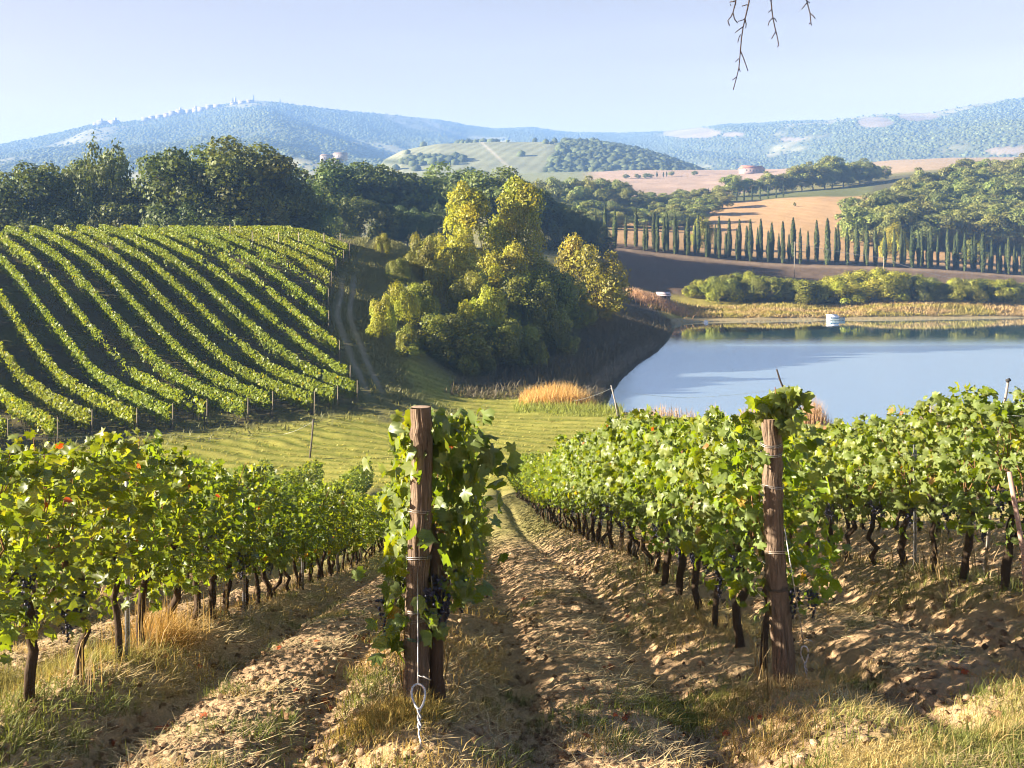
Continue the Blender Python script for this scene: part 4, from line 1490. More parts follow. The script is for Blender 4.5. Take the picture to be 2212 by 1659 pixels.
GREY, GRN = (0.33, 0.31, 0.28), (0.06, 0.16, 0.11)
x1, y1, z1 = hit(900, 1528)
PB1, PT1 = np.array([x1, y1, z1]), PX(909, 880, y1 + 0.02)
big_post('bark_post', 'thick wooden end post with rough bark at the head of the centre row', PB1, PT1, 0.078, 0.062, 3, [(0.655, (0.4, 0.33, 0.26)), (0.50, GREY), (0.325, GREY), (0.295, GREY), (0.235, GRN)])
x2, y2, z2 = hit(1692, 1478)
PB2, PT2 = np.array([x2, y2, z2]), PX(1662, 905, y2 + 0.02)
big_post('bark_post', 'lighter wooden end post leaning left at the head of the right row', PB2, PT2, 0.078, 0.062, 8, [(0.90, GREY), (0.865, GREY), (0.745, GREY), (0.50, (0.4, 0.33, 0.26)), (0.36, (0.1, 0.08, 0.06))])

# old vine trunk leaning on the centre post
b = MB()
q = np.array([PB1 + [0.13, 0.05, -0.1], PB1 + [0.125, 0.03, 0.35], PB1 + [0.12, 0.06, 0.7], PB1 + [0.10, 0.12, 1.0], PB1 + [0.05, 0.3, 1.15]]) - PB1
b.tube(limb_path(q[0], q[1], R0, 4, 0.02).tolist() + q[2:].tolist(), np.linspace(0.052, 0.03, 7), 12, 0.25, R0, (0.085, 0.055, 0.035), ridge=0.35, rseed=4)
t = thing('grape_vine', 'old grape vine tied against the thick bark post of the centre row', 'grape vine', PB1, 0, 1.0, 'grape vines of the near rows')
b.obj('trunk', M_BARK, t, True)
gg = rng(123)
n = 210
P = np.c_[0.10 + gg.normal(0, 0.19, n), 0.22 + gg.normal(0, 0.14, n), 0.60 + 1.25 * gg.beta(1.3, 1.0, n)]
P[:14] = np.c_[gg.uniform(0.3, 0.62, 14), gg.uniform(0.1, 0.3, 14), 1.55 + gg.normal(0, 0.07, 14)]
P[14:34] = np.c_[gg.uniform(-0.24, 0.0, 20), gg.uniform(-0.12, 0.15, 20), gg.uniform(0.35, 0.8, 20)]
P[34:46] = np.c_[gg.uniform(-0.02, 0.2, 12), gg.uniform(-0.15, -0.09, 12), gg.uniform(0.5, 1.15, 12)]
N = np.c_[gg.normal(0, 0.8, n), -0.5 + gg.normal(0, 0.6, n), 0.4 + gg.normal(0, 0.4, n)]
tip = np.c_[gg.normal(0, 0.5, n), gg.normal(0, 0.4, n), -np.ones(n)]
V, Fc = vine_leaves(P, N, tip, gg.uniform(0.10, 0.175, n), gg)
link('foliage', mesh_data('foliage', V, Fc, M_VINE, np.repeat(leaf_tints(n, P[:, 2], gg), len(LEAF_XY), 0)), t)
for p in [(0.10, -0.10, 0.80), (0.16, -0.06, 0.74), (0.14, 0.0, 0.84)]:
    link('grape_cluster', GRP[int(gg.integers(0, 4))], t, p, gg.uniform(0, 6), 1.2)
# leaves that crown the right post
t = thing('grape_vine', 'leafy vine shoots sitting on top of the right post', 'grape vine', PB2, 0, 1.0, 'grape vines of the near rows')
hh = PT2[2] - PB2[2]
n = 70
ox = PT2[0] - PB2[0]
P = np.c_[ox + 0.05 + gg.normal(0, 0.10, n), 0.05 + gg.normal(0, 0.08, n), hh + 0.05 + 0.16 * gg.beta(1.2, 1.2, n)]
P[:12] = np.c_[ox + gg.uniform(0.1, 0.27, 12), 0.05 + gg.normal(0, 0.05, 12), hh + 0.16 + gg.normal(0, 0.03, 12)]
P[12:24, 0] = ox + gg.uniform(0.06, 0.16, 12)
P[12:24, 2] = hh + gg.uniform(-0.10, 0.05, 12)
V, Fc = vine_leaves(P, np.c_[gg.normal(0, 0.8, n), -0.5 + gg.normal(0, 0.6, n), 0.6 + gg.normal(0, 0.4, n)], np.c_[gg.normal(0, 0.6, n), gg.normal(0, 0.4, n), -np.ones(n)], gg.uniform(0.09, 0.16, n), gg)
link('foliage', mesh_data('foliage', V, Fc, M_VINE, np.repeat(leaf_tints(n, P[:, 2], gg), len(LEAF_XY), 0)), t)
b = MB()
b.tube(np.array([[ox + 0.06, 0.1, hh - 0.25], [ox + 0.07, 0.08, hh + 0.05], [ox + 0.05, 0.06, hh + 0.22]]), [0.006, 0.005, 0.004], 5, tint=(0.2, 0.11, 0.05))
b.tube(np.array([[ox + 0.19, 0.12, hh - 0.05], [ox + 0.15, 0.12, hh + 0.14], [ox + 0.10, 0.12, hh + 0.26], [ox + 0.075, 0.12, hh + 0.34]]), [0.006, 0.007, 0.007, 0.006], 5, tint=(0.045, 0.035, 0.03))
b.obj('cane', M_BARK, t, True)
for p in [(-0.22, 0.05, 0.86), (-0.16, 0.0, 0.66), (-0.06, 0.06, 0.98)]:
    pass


def anchor(label, attach, u_eye, v_eye0, v_eye1, u_g, v_g):
    xg, yg, zg = hit(u_g, v_g, 3.0)
    G = np.array([xg, yg, zg])
    A = np.array(attach)
    def on(u, v):
        f = (v_g - v) / (v_g - (V0 - A[2] / A[1] * F))
        return PX(u, v, yg + (A[1] - yg) * np.clip(f, 0, 1))
    E0, E1 = on(u_eye, v_eye0), on(u_eye + 2, v_eye1)
    t = thing('ground_anchor', label, 'anchor', G, 0, 1.0)
    w = MB()
    w.tube(np.array([A, (A + E0) / 2 + [0, 0, -0.006], E0]) - G, 0.0035, 6, tint=(0.52, 0.50, 0.47))
    tl = np.array([E0 + [0, 0, 0.05], E0 + [0.03, -0.01, 0.045], E0 + [0.075, -0.015, 0.028], E0 + [0.03, -0.012, 0.052]]) - G
    w.tube(tl, 0.003, 5, tint=(0.5, 0.48, 0.45))
    w.obj('cable', M_METAL, t, True)
    L = np.linalg.norm(E1 - E0)
    q = np.linspace(0, 6.2832, 26)
    ax = nrm((E1 - E0)[None])[0]
    sd = np.array([1.0, 0, 0])
    c = (E0 + E1) / 2
    loop = c[None] + np.outer(-np.cos(q) * L * 0.5, ax) + np.outer(np.sin(q) * L * 0.21 * (1 - 0.35 * (-np.cos(q))), sd)
    e = MB()
    e.tube(loop - G, 0.0065, 7, tint=(0.55, 0.52, 0.5), cap=False)
    tw = np.linspace(0, 1, 30)
    D = G + np.array([0, 0, -0.1]) - E1
    for ph in (0, math.pi):
        kk = tw[:16] * 0.62 if ph else tw
        R = E1[None] + np.outer(kk, D) + 0.0075 * np.c_[np.cos(kk * 26 + ph), np.sin(kk * 26 + ph), 0 * kk] * np.clip(1.2 - kk * 1.4, 0.1, 1)[:, None]
        e.tube(R - G, 0.0058, 6, tint=(0.5, 0.47, 0.45))
    e.obj('eye_rod', M_METAL, t, True)


fr = PB1 + (PT1 - PB1) * 0.46
anchor('grey wire and twisted eye rod holding the thick bark post', fr + [0.0, -0.08, 0], 903, 1478, 1532, 910, 1642)
fr = PB2 + (PT2 - PB2) * 0.60
anchor('pale wire and twisted eye rod beside the leaning right post', fr + [0.05, -0.07, 0], 1737, 1396, 1432, 1752, 1482)

# pale stake at the right edge, and a leaning stake tip above that row
xa, ya, za = hit(2224, 1330)
b = MB().tube(np.array([[0, 0, -0.2], [-0.05, 0, 0.5], [-0.155, 0.02, 1.15]]), [0.022, 0.021, 0.02], 8, 0.1, R0, (0.42, 0.27, 0.20))
tag(b.obj('leaning_stake', M_WOOD, None, True, (xa, ya, za)), 'pale pinkish wooden stake leaning at the right picture edge', 'stake')
P0, P1 = PX(2150, 1000, 11.5), PX(2178, 822, 11.4)
x_, y_ = P0[0] - 0.02, 11.5
b = MB().tube(np.array([[x_ - 0.12, y_, g1(x_, y_) - 0.2], P0, P1]) - [x_, y_, g1(x_, y_)], [0.016, 0.015, 0.013], 7, 0.1, R0, (0.30, 0.26, 0.22))
b.tube(np.array([P1 + [-0.02, 0, -0.005], P1 + [0.02, 0, 0.01]]) - [x_, y_, g1(x_, y_)], [0.018, 0.018], 7, tint=(0.05, 0.05, 0.05))
tag(b.obj('leaning_stake', M_WOOD, None, True, (x_, y_, g1(x_, y_))), 'thin leaning stake whose dark tip sticks out above the right edge row', 'stake')

# ------------------------------------------------------------------ fence poles with wires in the meadow
def pole(label, u_b, v_b, u_t, v_t, col, brace=False):
    x, y, z = hit(u_b, v_b)
    T = PX(u_t, v_t, y) - np.array([x, y, z])
    b = MB().tube([(0, 0, -0.3), tuple(T * 0.5 + [0.03, 0, 0]), tuple(T)], [0.065, 0.055, 0.05], 7, 0.15, R0, col)
    if brace:
        b.tube([(0.10, 0, -0.2), tuple(T * 0.3 + [0.12, 0, 0]), tuple(T * 0.52 + [0.10, 0.02, 0])], [0.045, 0.04, 0.035], 6, 0.15, R0, (0.10, 0.085, 0.07))
    tag(b.obj('fence_pole', M_WOOD, None, True, (x, y, z)), label, 'pole')
    return np.array([x, y, z]) + T


TA = pole('crooked grey pole by the lake corner with a bracing stick', 1338, 912, 1320, 832, (0.30, 0.27, 0.24), True)
TB = pole('thin crooked pole standing in the mown meadow', 668, 992, 677, 906, (0.13, 0.11, 0.09))


def wire(label, pts, sag, rad, col, name='fence_wire', cat='wire'):
    b = MB()
    pts = [np.array(p) for p in pts]
    O = pts[0].copy()
    for a, c in zip(pts[:-1], pts[1:]):
        tt = np.linspace(0, 1, 12)[:, None]
        P = a * (1 - tt) + c * tt
        P[:, 2] -= sag * 4 * (tt * (1 - tt))[:, 0]
        b.tube(P - O, rad, 5, tint=col, cap=False)
    tag(b.obj(name, M_METAL, None, True, O), label, cat)


wire('grey fence wire running from the lake corner pole down to the reeds', [TA + [0, 0, -0.25], PX(1228, 868, 96)], 0.15, 0.014, (0.30, 0.32, 0.32))
wire('fence wire running from the lake corner pole along the lake', [TA + [0, 0, -0.3], PX(1482, 859, 84), PX(1700, 838, 80)], 0.12, 0.014, (0.12, 0.16, 0.19))
wire('fence wire from the meadow pole sagging left past the row ends', [TB + [0, 0, -0.1], PX(612, 938, 73), PX(480, 948, 73), PX(330, 930, 73), PX(60, 946, 72)], 0.12, 0.009, (0.26, 0.28, 0.26))
wire('fence wire from the meadow pole to the right toward the track', [TB + [0, 0, -0.1], PX(700, 905, 76), PX(800, 918, 90)], 0.08, 0.009, (0.26, 0.28, 0.26))
# power line over the cypress slope
for i, (u, v, h) in enumerate([(1909, 592, 6.3), (1716, 566, 5.8), (2062, 606, 2.5)]):
    x = (u - U0) / F * 262
    z = g1(x, 262.0)
    b = MB().tube([(0, 0, -0.5), (0, 0, (V0 - [556, 522, 601][i] - 0) / F * 262 - z + (0 if i else 0.3))], [0.10, 0.07], 7, tint=(0.36, 0.30, 0.22))
    tag(b.obj('line_pole', M_WOOD, None, True, (x, 262, z)), ['slim pole in the middle of the cable on the slope', 'slim pole at the upper left end of the cable on the slope', 'short pole at the lower right end of the cable on the slope'][i], 'pole')
wire('pale sunlit cable slanting down in front of the cypresses', [PX(1716, 523, 262), PX(1909, 557, 262), PX(2062, 602, 262)], 0.45, 0.05, (0.62, 0.60, 0.52), 'overhead_cable', 'cable')

# ------------------------------------------------------------------ boat, hut, buoy
x, y = (1803 - U0) / F * 214.6, 214.6
t = thing('boat', 'small white cabin boat with blue shaded side moored at the far shore', 'boat', (x, y, LAKE_Z))
W, DKG, BLU = (0.80, 0.80, 0.82), (0.05, 0.06, 0.05), (0.10, 0.25, 0.48)
b = MB()
st = [(-1.55, 0.55, 0.10), (-0.6, 0.72, 0.0), (0.4, 0.70, 0.0), (1.2, 0.48, 0.05), (1.75, 0.14, 0.16), (1.98, 0.01, 0.26)]
V, Fq = [], []
for sx, hw, kz in st:
    V += [(sx, -hw, 0.42 + 0.10 * (sx > 1) + 0.04 * sx * (sx > 0)), (sx, -hw * 0.72, -0.12 + kz), (sx, 0, -0.2 + kz), (sx, hw * 0.72, -0.12 + kz), (sx, hw, 0.42 + 0.10 * (sx > 1) + 0.04 * sx * (sx > 0))]
for i in range(len(st) - 1):
    for j in range(4):
        Fq.append([i * 5 + j, (i + 1) * 5 + j, (i + 1) * 5 + j + 1, i * 5 + j + 1])
    Fq.append([i * 5 + 4, (i + 1) * 5 + 4, (i + 1) * 5, i * 5])
Fq.append([0, 1, 2, 3])
b.add(V, np.array(Fq), (0.30, 0.36, 0.36))
b.obj('hull', M_PAINT, t)
b = MB()
b.box((1.25, 0, 0.50), (1.0, 0.75, 0.05), 0, DKG)
b.obj('fore_deck', M_PAINT, t)
b = MB()
b.box((-0.35, -0.60, 0.42), (2.0, 0.04, 0.56), 0, W)
b.box((-0.35, 0.60, 0.42), (2.0, 0.04, 0.56), 0, W)
b.box((-1.36, 0, 0.45), (0.04, 1.16, 0.62), 0, W)
b.obj('cabin', M_PAINT, t)
b = MB()
b.add([(-1.55, -0.85, 0.72), (0.80, -0.85, 0.70), (0.62, 0.80, 1.10), (-1.48, 0.80, 1.08), (-1.55, -0.85, 0.77), (0.80, -0.85, 0.75), (0.62, 0.80, 1.15), (-1.48, 0.80, 1.13)], np.array([[0, 3, 2, 1], [4, 5, 6, 7], [0, 1, 5, 4], [1, 2, 6, 5], [2, 3, 7, 6], [3, 0, 4, 7]]), (0.85, 0.84, 0.86))
b.obj('canopy', M_PAINT, t)
b = MB()
for wx in (-0.85, -0.2, 0.35):
    b.box((wx, -0.626, 0.50), (0.48, 0.012, 0.28), 0, BLU)  # blue of the shaded cabin side put into the pane colour
b.obj('window', M_PAINT, t)
x, y, z = (1525 - U0) / F * 209, 209.0, LAKE_Z
b = MB().add(ICO2[0] * np.array([0.45, 0.35, 0.35]) + [0, 0, 0.12], ICO2[1], (0.8, 0.8, 0.78))
b.tube([(0, 0, 0.4), (0, 0, 0.55)], [0.06, 0.05], 6, tint=(0.5, 0.5, 0.5))
tag(b.obj('buoy', M_PAINT, None, True, (x, y, z)), 'small white float on the mud at the left end of the far shore', 'buoy')

x = (1434 - U0) / F * 224
y = 224.0
z = g1(x, y)
zt = PX(0, 632, 224)[2]
hgt = zt - z
t = thing('hut', 'small grey hut with pale pinkish flat roof at the lake corner', 'hut', (x, y, z))
b = MB()
b.box((0, 0, hgt * 0.42), (2.3, 1.7, hgt * 0.86), 0, (0.16, 0.16, 0.16))
b.obj('wall', M_WALL, t)
b = MB()
b.add([(-1.45, -1.35, hgt - 0.62), (1.35, -1.35, hgt - 0.62), (1.35, 1.1, hgt), (-1.45, 1.1, hgt), (-1.45, -1.35, hgt - 0.54), (1.35, -1.35, hgt - 0.54), (1.35, 1.1, hgt + 0.08), (-1.45, 1.1, hgt + 0.08)], np.array([[0, 3, 2, 1], [4, 5, 6, 7], [0, 1, 5, 4], [1, 2, 6, 5], [2, 3, 7, 6], [3, 0, 4, 7]]), (0.72, 0.56, 0.52))
b.box((0.3, -0.1, hgt - 0.19), (0.04, 2.3, 0.02), 0, (0.2, 0.1, 0.1))
b.obj('roof', M_PAINT, t)
for sx in (-1.3, 1.2):
    MB().tube([(sx, -1.2, -0.3), (sx, -1.2, hgt - 0.6)], 0.06, 6, tint=(0.3, 0.25, 0.2)).obj('post', M_WOOD, t)
MB().box((0.3, -0.86, hgt * 0.3), (0.8, 0.03, hgt * 0.5), 0, (0.07, 0.06, 0.05)).obj('door', M_WOOD, t)

# ------------------------------------------------------------------ houses
STONE, TILE = (0.52, 0.40, 0.30), (0.42, 0.17, 0.10)


def house(label, X, Y, Z, w, d, h, rise, rz, wall=STONE, roof=TILE, win=(4, 2), group=None, tower=None, name='farmhouse', cat='house'):
    t = thing(name, label, cat, (X, Y, Z), rz, 1.0, group)
    MB().box((0, 0, h / 2 - 1), (w, d, h + 2), 0, wall).obj('wall', M_WALL, t)
    o = 0.4
    V = [(-w / 2 - o, -d / 2 - o, h - 0.05), (w / 2 + o, -d / 2 - o, h - 0.05), (w / 2 + o, d / 2 + o, h - 0.05), (-w / 2 - o, d / 2 + o, h - 0.05), (-w / 2 - o, 0, h + rise), (w / 2 + o, 0, h + rise)]
    r = MB().add(V, [np.array([[0, 1, 5, 4], [2, 3, 4, 5], [3, 2, 1, 0]]), np.array([[3, 0, 4], [1, 2, 5]])], roof)
    r.obj('roof', M_WALL, t)
    if win:
        nx, nz = win
        for i in range(nx):
            for j in range(nz):
                MB().box((-w / 2 + (i + 0.5) * w / nx, -d / 2 - 0.02, h * (j + 0.55) / nz), (min(1.0, w / nx * 0.35), 0.06, min(1.5, h / nz * 0.45)), 0, (0.05, 0.045, 0.04)).obj('window', M_PAINT, t)
    if tower:
        MB().box((tower[0], 0.2, (h + tower[1]) / 2), (tower[2], tower[2], h + tower[1]), 0, wall).obj('tower', M_WALL, t)
    return t


Yh = 940
x, z = (1624 - U0) / F * Yh, g1((1624 - U0) / F * Yh, Yh)
house('long pinkish farmhouse with red tiled roof on the far stubble field', x, Yh, z, 19, 10, 3.8, 2.6, 0.35, (0.34, 0.25, 0.21), (0.34, 0.15, 0.10), (6, 1))
for i, (u, v, Y, w, h, lab) in enumerate([(706, 346, 1180, 12, 5, 'pale farmhouse with two lit walls left of the bright oak pair'), (728, 351, 1160, 9, 4, 'low pale outbuilding right below the pale farmhouse'), (735, 341, 1240, 14, 5, 'blue-grey farmhouse just above the low outbuilding')]):
    p = PX(u, v, Y)
    zz = float(hills_z(np.array([p[0]]), np.array([Y]))[0])
    house(lab, p[0], Y, max(zz, p[2]) - 1, w, 9, h, 2, 0.5 - 0.4 * i, (0.26, 0.23, 0.20), (0.22, 0.16, 0.12), (3, 1))
VIL = [(222, 261, 30, 15, 0.3, (-3, 8, 5)), (246, 259, 26, 14, -0.2, (4, 9, 5)), (208, 268, 16, 8, 0.1, None), (315, 259, 22, 12, 0.3, None), (328, 254, 14, 14, -0.1, None), (345, 250, 20, 12, 0.2, None), (362, 247, 18, 13, 0, None), (374, 241, 22, 16, 0.25, None), (388, 241, 20, 17, -0.2, (2, 8, 4)), (408, 236, 16, 12, 0.2, None), (424, 231, 18, 15, -0.1, (-2, 8, 4)), (436, 232, 20, 13, 0.1, None), (452, 230, 18, 16, 0.25, None), (470, 229, 20, 9, 0.2, None), (505, 221, 18, 8, 0, (4, 14, 4)), (524, 220, 22, 8, 0.1, None), (540, 219, 18, 9, 0.3, None)]
for i, (u, v, w, h, rz, tw) in enumerate(VIL):
    Y = 2940
    X = (u - U0) / F * Y
    z = float(hills_z(np.array([X]), np.array([Y]))[0])
    h *= 0.62
    house('hazy hilltop village building on the skyline, %s from the left%s' % (ordn(i + 1), ' and with a tower' if tw else ''), X, Y, z, w, w * 0.7, h, 3, rz, (0.27, 0.24, 0.23), (0.25, 0.19, 0.16), None, 'buildings of the hilltop village', tw, 'village_building', 'building')
for i, (u, vt, vb) in enumerate([(548, 205, 219), (605, 213, 226), (503, 211, 222), (388, 234, 246), (421, 232, 244)]):
    Y = 2950
    X = (u - U0) / F * Y
    z = float(hills_z(np.array([X]), np.array([Y]))[0])
    h = PX(u, vt, Y)[2] - z
    t = thing('skyline_cypress', 'single dark cypress needle on the village skyline, %s' % ['at the very summit', 'right of the summit', 'left of the summit', 'above the middle houses', 'between the middle houses'][i], 'cypress', (X, Y, z), i, (h / 10 * 1.1, h / 10 * 1.1, h / 10))
    link('crown', CYP[i % 4][0], t)
    link('trunk', CYP[i % 4][1], t)
for i, (u, vt, Y, nm) in enumerate([(1419, 370, 900, 0), (1433, 373, 900, 0), (1440, 376, 905, 0), (1352, 388, 880, 1), (1378, 388, 880, 1), (1395, 383, 885, 1), (1405, 381, 885, 1), (1450, 380, 910, 1), (1500, 378, 920, 1)]):
    X = (u - U0) / F * Y
    z = g1(X, Y)
    h = max(PX(u, vt, Y)[2] - z, 4)
    if nm == 0:
        t = thing('field_cypress', 'dark cypress on the far stubble field, %s of a small group' % ordn(i + 1), 'cypress', (X, Y, z), i, (h / 10 * 2.0, h / 10 * 2.0, h / 10), 'cypresses on the far stubble')
        link('crown', CYP[i % 4][0], t)
        link('trunk', CYP[i % 4][1], t)
    else:
        place_tree('hedge_tree', MID, i, X, Y, h, 12, 'small tree of the hedge line across the far stubble, %s from the left' % ordn(i - 2), 'tree', 'hedge trees on the far stubble', i, 1.5)

# ------------------------------------------------------------------ hanging twigs at the top
def twig():
    sc_ = 380 / 2212 * 0.768
    Yt = 6.0
    def q(pts, dy=0.0):
        return np.array([PX(1980 * 0.768 + x * sc_, y * sc_, Yt + dy) for x, y in pts])
    lines = [([(745, -20), (735, 40), (700, 200), (675, 300), (640, 450), (615, 620), (597, 830), (585, 960), (572, 1110), (535, 1260), (480, 1470)], 8, 3),
             ([(597, 830), (640, 930), (680, 1040), (718, 1155)], 5, 2.5), ([(675, 300), (640, 325), (560, 350)], 5, 3), ([(675, 320), (690, 390), (686, 455)], 5, 3), ([(640, 440), (580, 480), (515, 530)], 5, 3),
             ([(600, 565), (575, 610), (555, 690)], 4, 3), ([(570, 960), (520, 1010)], 4, 2.5), ([(572, 1110), (592, 1165)], 4, 2.5), ([(535, 1260), (472, 1305)], 4, 2.5), ([(715, 80), (690, 80), (630, 98)], 4, 3),
             ([(520, -20), (515, 60), (495, 130), (475, 205)], 9, 4), ([(475, 205), (440, 280), (390, 335), (415, 415)], 5, 5), ([(475, 205), (500, 310), (545, 372)], 5, 4), ([(520, 15), (420, 35), (440, 90)], 6, 3),
             ([(1095, -20), (1110, 150), (1128, 290), (1160, 440), (1200, 600), (1225, 740), (1200, 768)], 6, 3), ([(1128, 290), (1070, 350), (1052, 410)], 4, 3), ([(1128, 290), (1165, 310), (1185, 350)], 4, 3), ([(1175, 515), (1110, 630)], 4, 3), ([(1108, 155), (1060, 200)], 4, 3),
             ([(1672, -20), (1690, 40), (1735, 215), (1752, 375), (1758, 410)], 5, 3), ([(1690, 40), (1650, 90), (1605, 145)], 5, 4), ([(1735, 215), (1790, 260), (1820, 300)], 4, 4), ([(1690, 20), (1730, 45)], 5, 3), ([(1748, 375), (1725, 388)], 3, 2),
             ([(480, 1470), (400, -300)], 0, 0)]
    g = rng(77)
    O = PX(1980 * 0.768 + 700 * sc_, -60, Yt)
    t = thing('overhanging_tree', 'tree whose bare budding twigs hang into the sky at the top right', 'tree', O)
    b = MB()
    k = 6.0 / F * sc_
    for pts, r0, r1 in lines[:-1]:
        P = q(pts, g.uniform(-0.05, 0.05) if False else 0.0)
        b.tube(P - O, np.linspace(r0 * k * 1.25 + 0.0012, r1 * k * 1.25 + 0.0012, len(P)), 6, 0.2, g, (0.055, 0.04, 0.035))
        if len(P) < 6:
            e = P[-1] - O
            b.add(ICO1[0] * np.array([0.0026, 0.0026, 0.004]) + e, ICO1[1], (0.06, 0.04, 0.03))
    # the limb they hang from, above the picture
    top = q([(300, -210), (530, -130), (750, -110), (1100, -120), (1680, -150), (2300, -260)])
    b.tube(top - O, [0.012, 0.015, 0.018, 0.021, 0.025, 0.03], 8, 0.15, g, (0.07, 0.05, 0.04))
    for x in (520, 745, 1095, 1672):
        P = q([(x, -20), (x + 8, -70), (x + 3, -122 if x < 1600 else -150)])
        b.tube(P - O, [0.004, 0.005, 0.006], 6, 0.1, g, (0.06, 0.045, 0.04))
    b.obj('twigs', M_BARK, t, True)
    # the tree itself stands to the right, beside the row ends
    xt, yt = 4.9, 5.4
    zt = g1(xt, yt)
    k = MB()
    fork = np.array([xt - 0.15, yt + 0.05, zt + 3.9])
    k.tube(limb_path((xt, yt, zt - 0.4), fork, g, 8, 0.012) - O, np.linspace(0.17, 0.10, 8), 12, 0.15, g, (0.10, 0.075, 0.055), ridge=0.15, rseed=5)
    k.tube(np.array([fork - [0, 0, 0.2], fork + [-0.6, 0.25, 0.65], top[-1] + [0.35, 0.02, 0.12], top[-1]]) - O, [0.075, 0.06, 0.036, 0.028], 9, 0.12, g, (0.08, 0.06, 0.045))
    for a_, l_ in ((0.3, 1.8), (1.5, 1.5), (2.6, 1.3), (4.4, 1.6), (5.5, 1.9)):
        e_ = fork + [math.cos(a_) * l_ * 0.6 + 0.5, math.sin(a_) * l_ * 0.5 - 0.3, l_]
        k.tube(limb_path(fork - [0, 0, 0.1], e_, g, 6, 0.05) - O, np.linspace(0.055, 0.012, 6), 7, 0.12, g, (0.08, 0.06, 0.045))
        for q_ in range(5):
            s_ = fork + (e_ - fork) * g.uniform(0.5, 1.0)
            k.tube(limb_path(s_, s_ + g.normal(0, 0.4, 3) + [0.15, 0, 0.2], g, 5, 0.06) - O, np.linspace(0.010, 0.003, 5), 5, 0.1, g, (0.065, 0.05, 0.04))
    k.obj('trunk', M_BARK, t, True)


twig()

# ------------------------------------------------------------------ ground cover
def blades(X, Y, h, g, lean=0.5, w=0.006, tint=(0.2, 0.2, 0.05), tv=0.3, flat=None, zoff=0.0):
    n = len(X)
    Z = ground(X, Y) + zoff
    a = g.uniform(0, 6.28, n)
    ln = g.random(n) * lean
    D = np.c_[np.cos(a) * ln, np.sin(a) * ln, np.ones(n)] if flat is None else np.c_[np.cos(a), np.sin(a), g.uniform(0.0, flat, n)]
    D = nrm(D)
    S = np.c_[-np.sin(a + 0.6), np.cos(a + 0.6), 0 * a]
    P = np.c_[X, Y, Z]
    h = h[:, None]
    w = np.broadcast_to(w, (n,))[:, None]
    mid = P + D * h * 0.55
    end = P + D * h + np.c_[np.cos(a) * ln, np.sin(a) * ln, -0.45 * ln] * h * 0.5
    V = np.stack([P - S * w, P + S * w, mid + S * w * 0.7, mid - S * w * 0.7, end], 1).reshape(-1, 3)
    i = np.arange(n)[:, None] * 5
    Q = i + np.array([[0, 1, 2, 3]])
    T3 = i + np.array([[3, 2, 4]])
    T = np.repeat(np.asarray(tint) * np.ones((n, 1)) * g.uniform(1 - tv, 1 + tv, (n, 1)), 5, 0)
    return V, Q, T3, T


def stuff(name, parts, mat, label, cat):
    V = np.concatenate([p[0] for p in parts])
    off = np.cumsum([0] + [len(p[0]) for p in parts])
    Q = np.concatenate([p[1] + o for p, o in zip(parts, off)])
    T3 = np.concatenate([p[2] + o for p, o in zip(parts, off)])
    T = np.concatenate([p[3] for p in parts])
    tag(link(name, mesh_data(name, V, [Q, T3], mat, T)), label, cat, None, 'stuff')


def scatter(n, ya, yb, g, amax=0.52):
    Y = np.exp(g.uniform(math.log(ya), math.log(yb), n))
    X = g.uniform(-amax, amax, n) * Y
    return X, Y


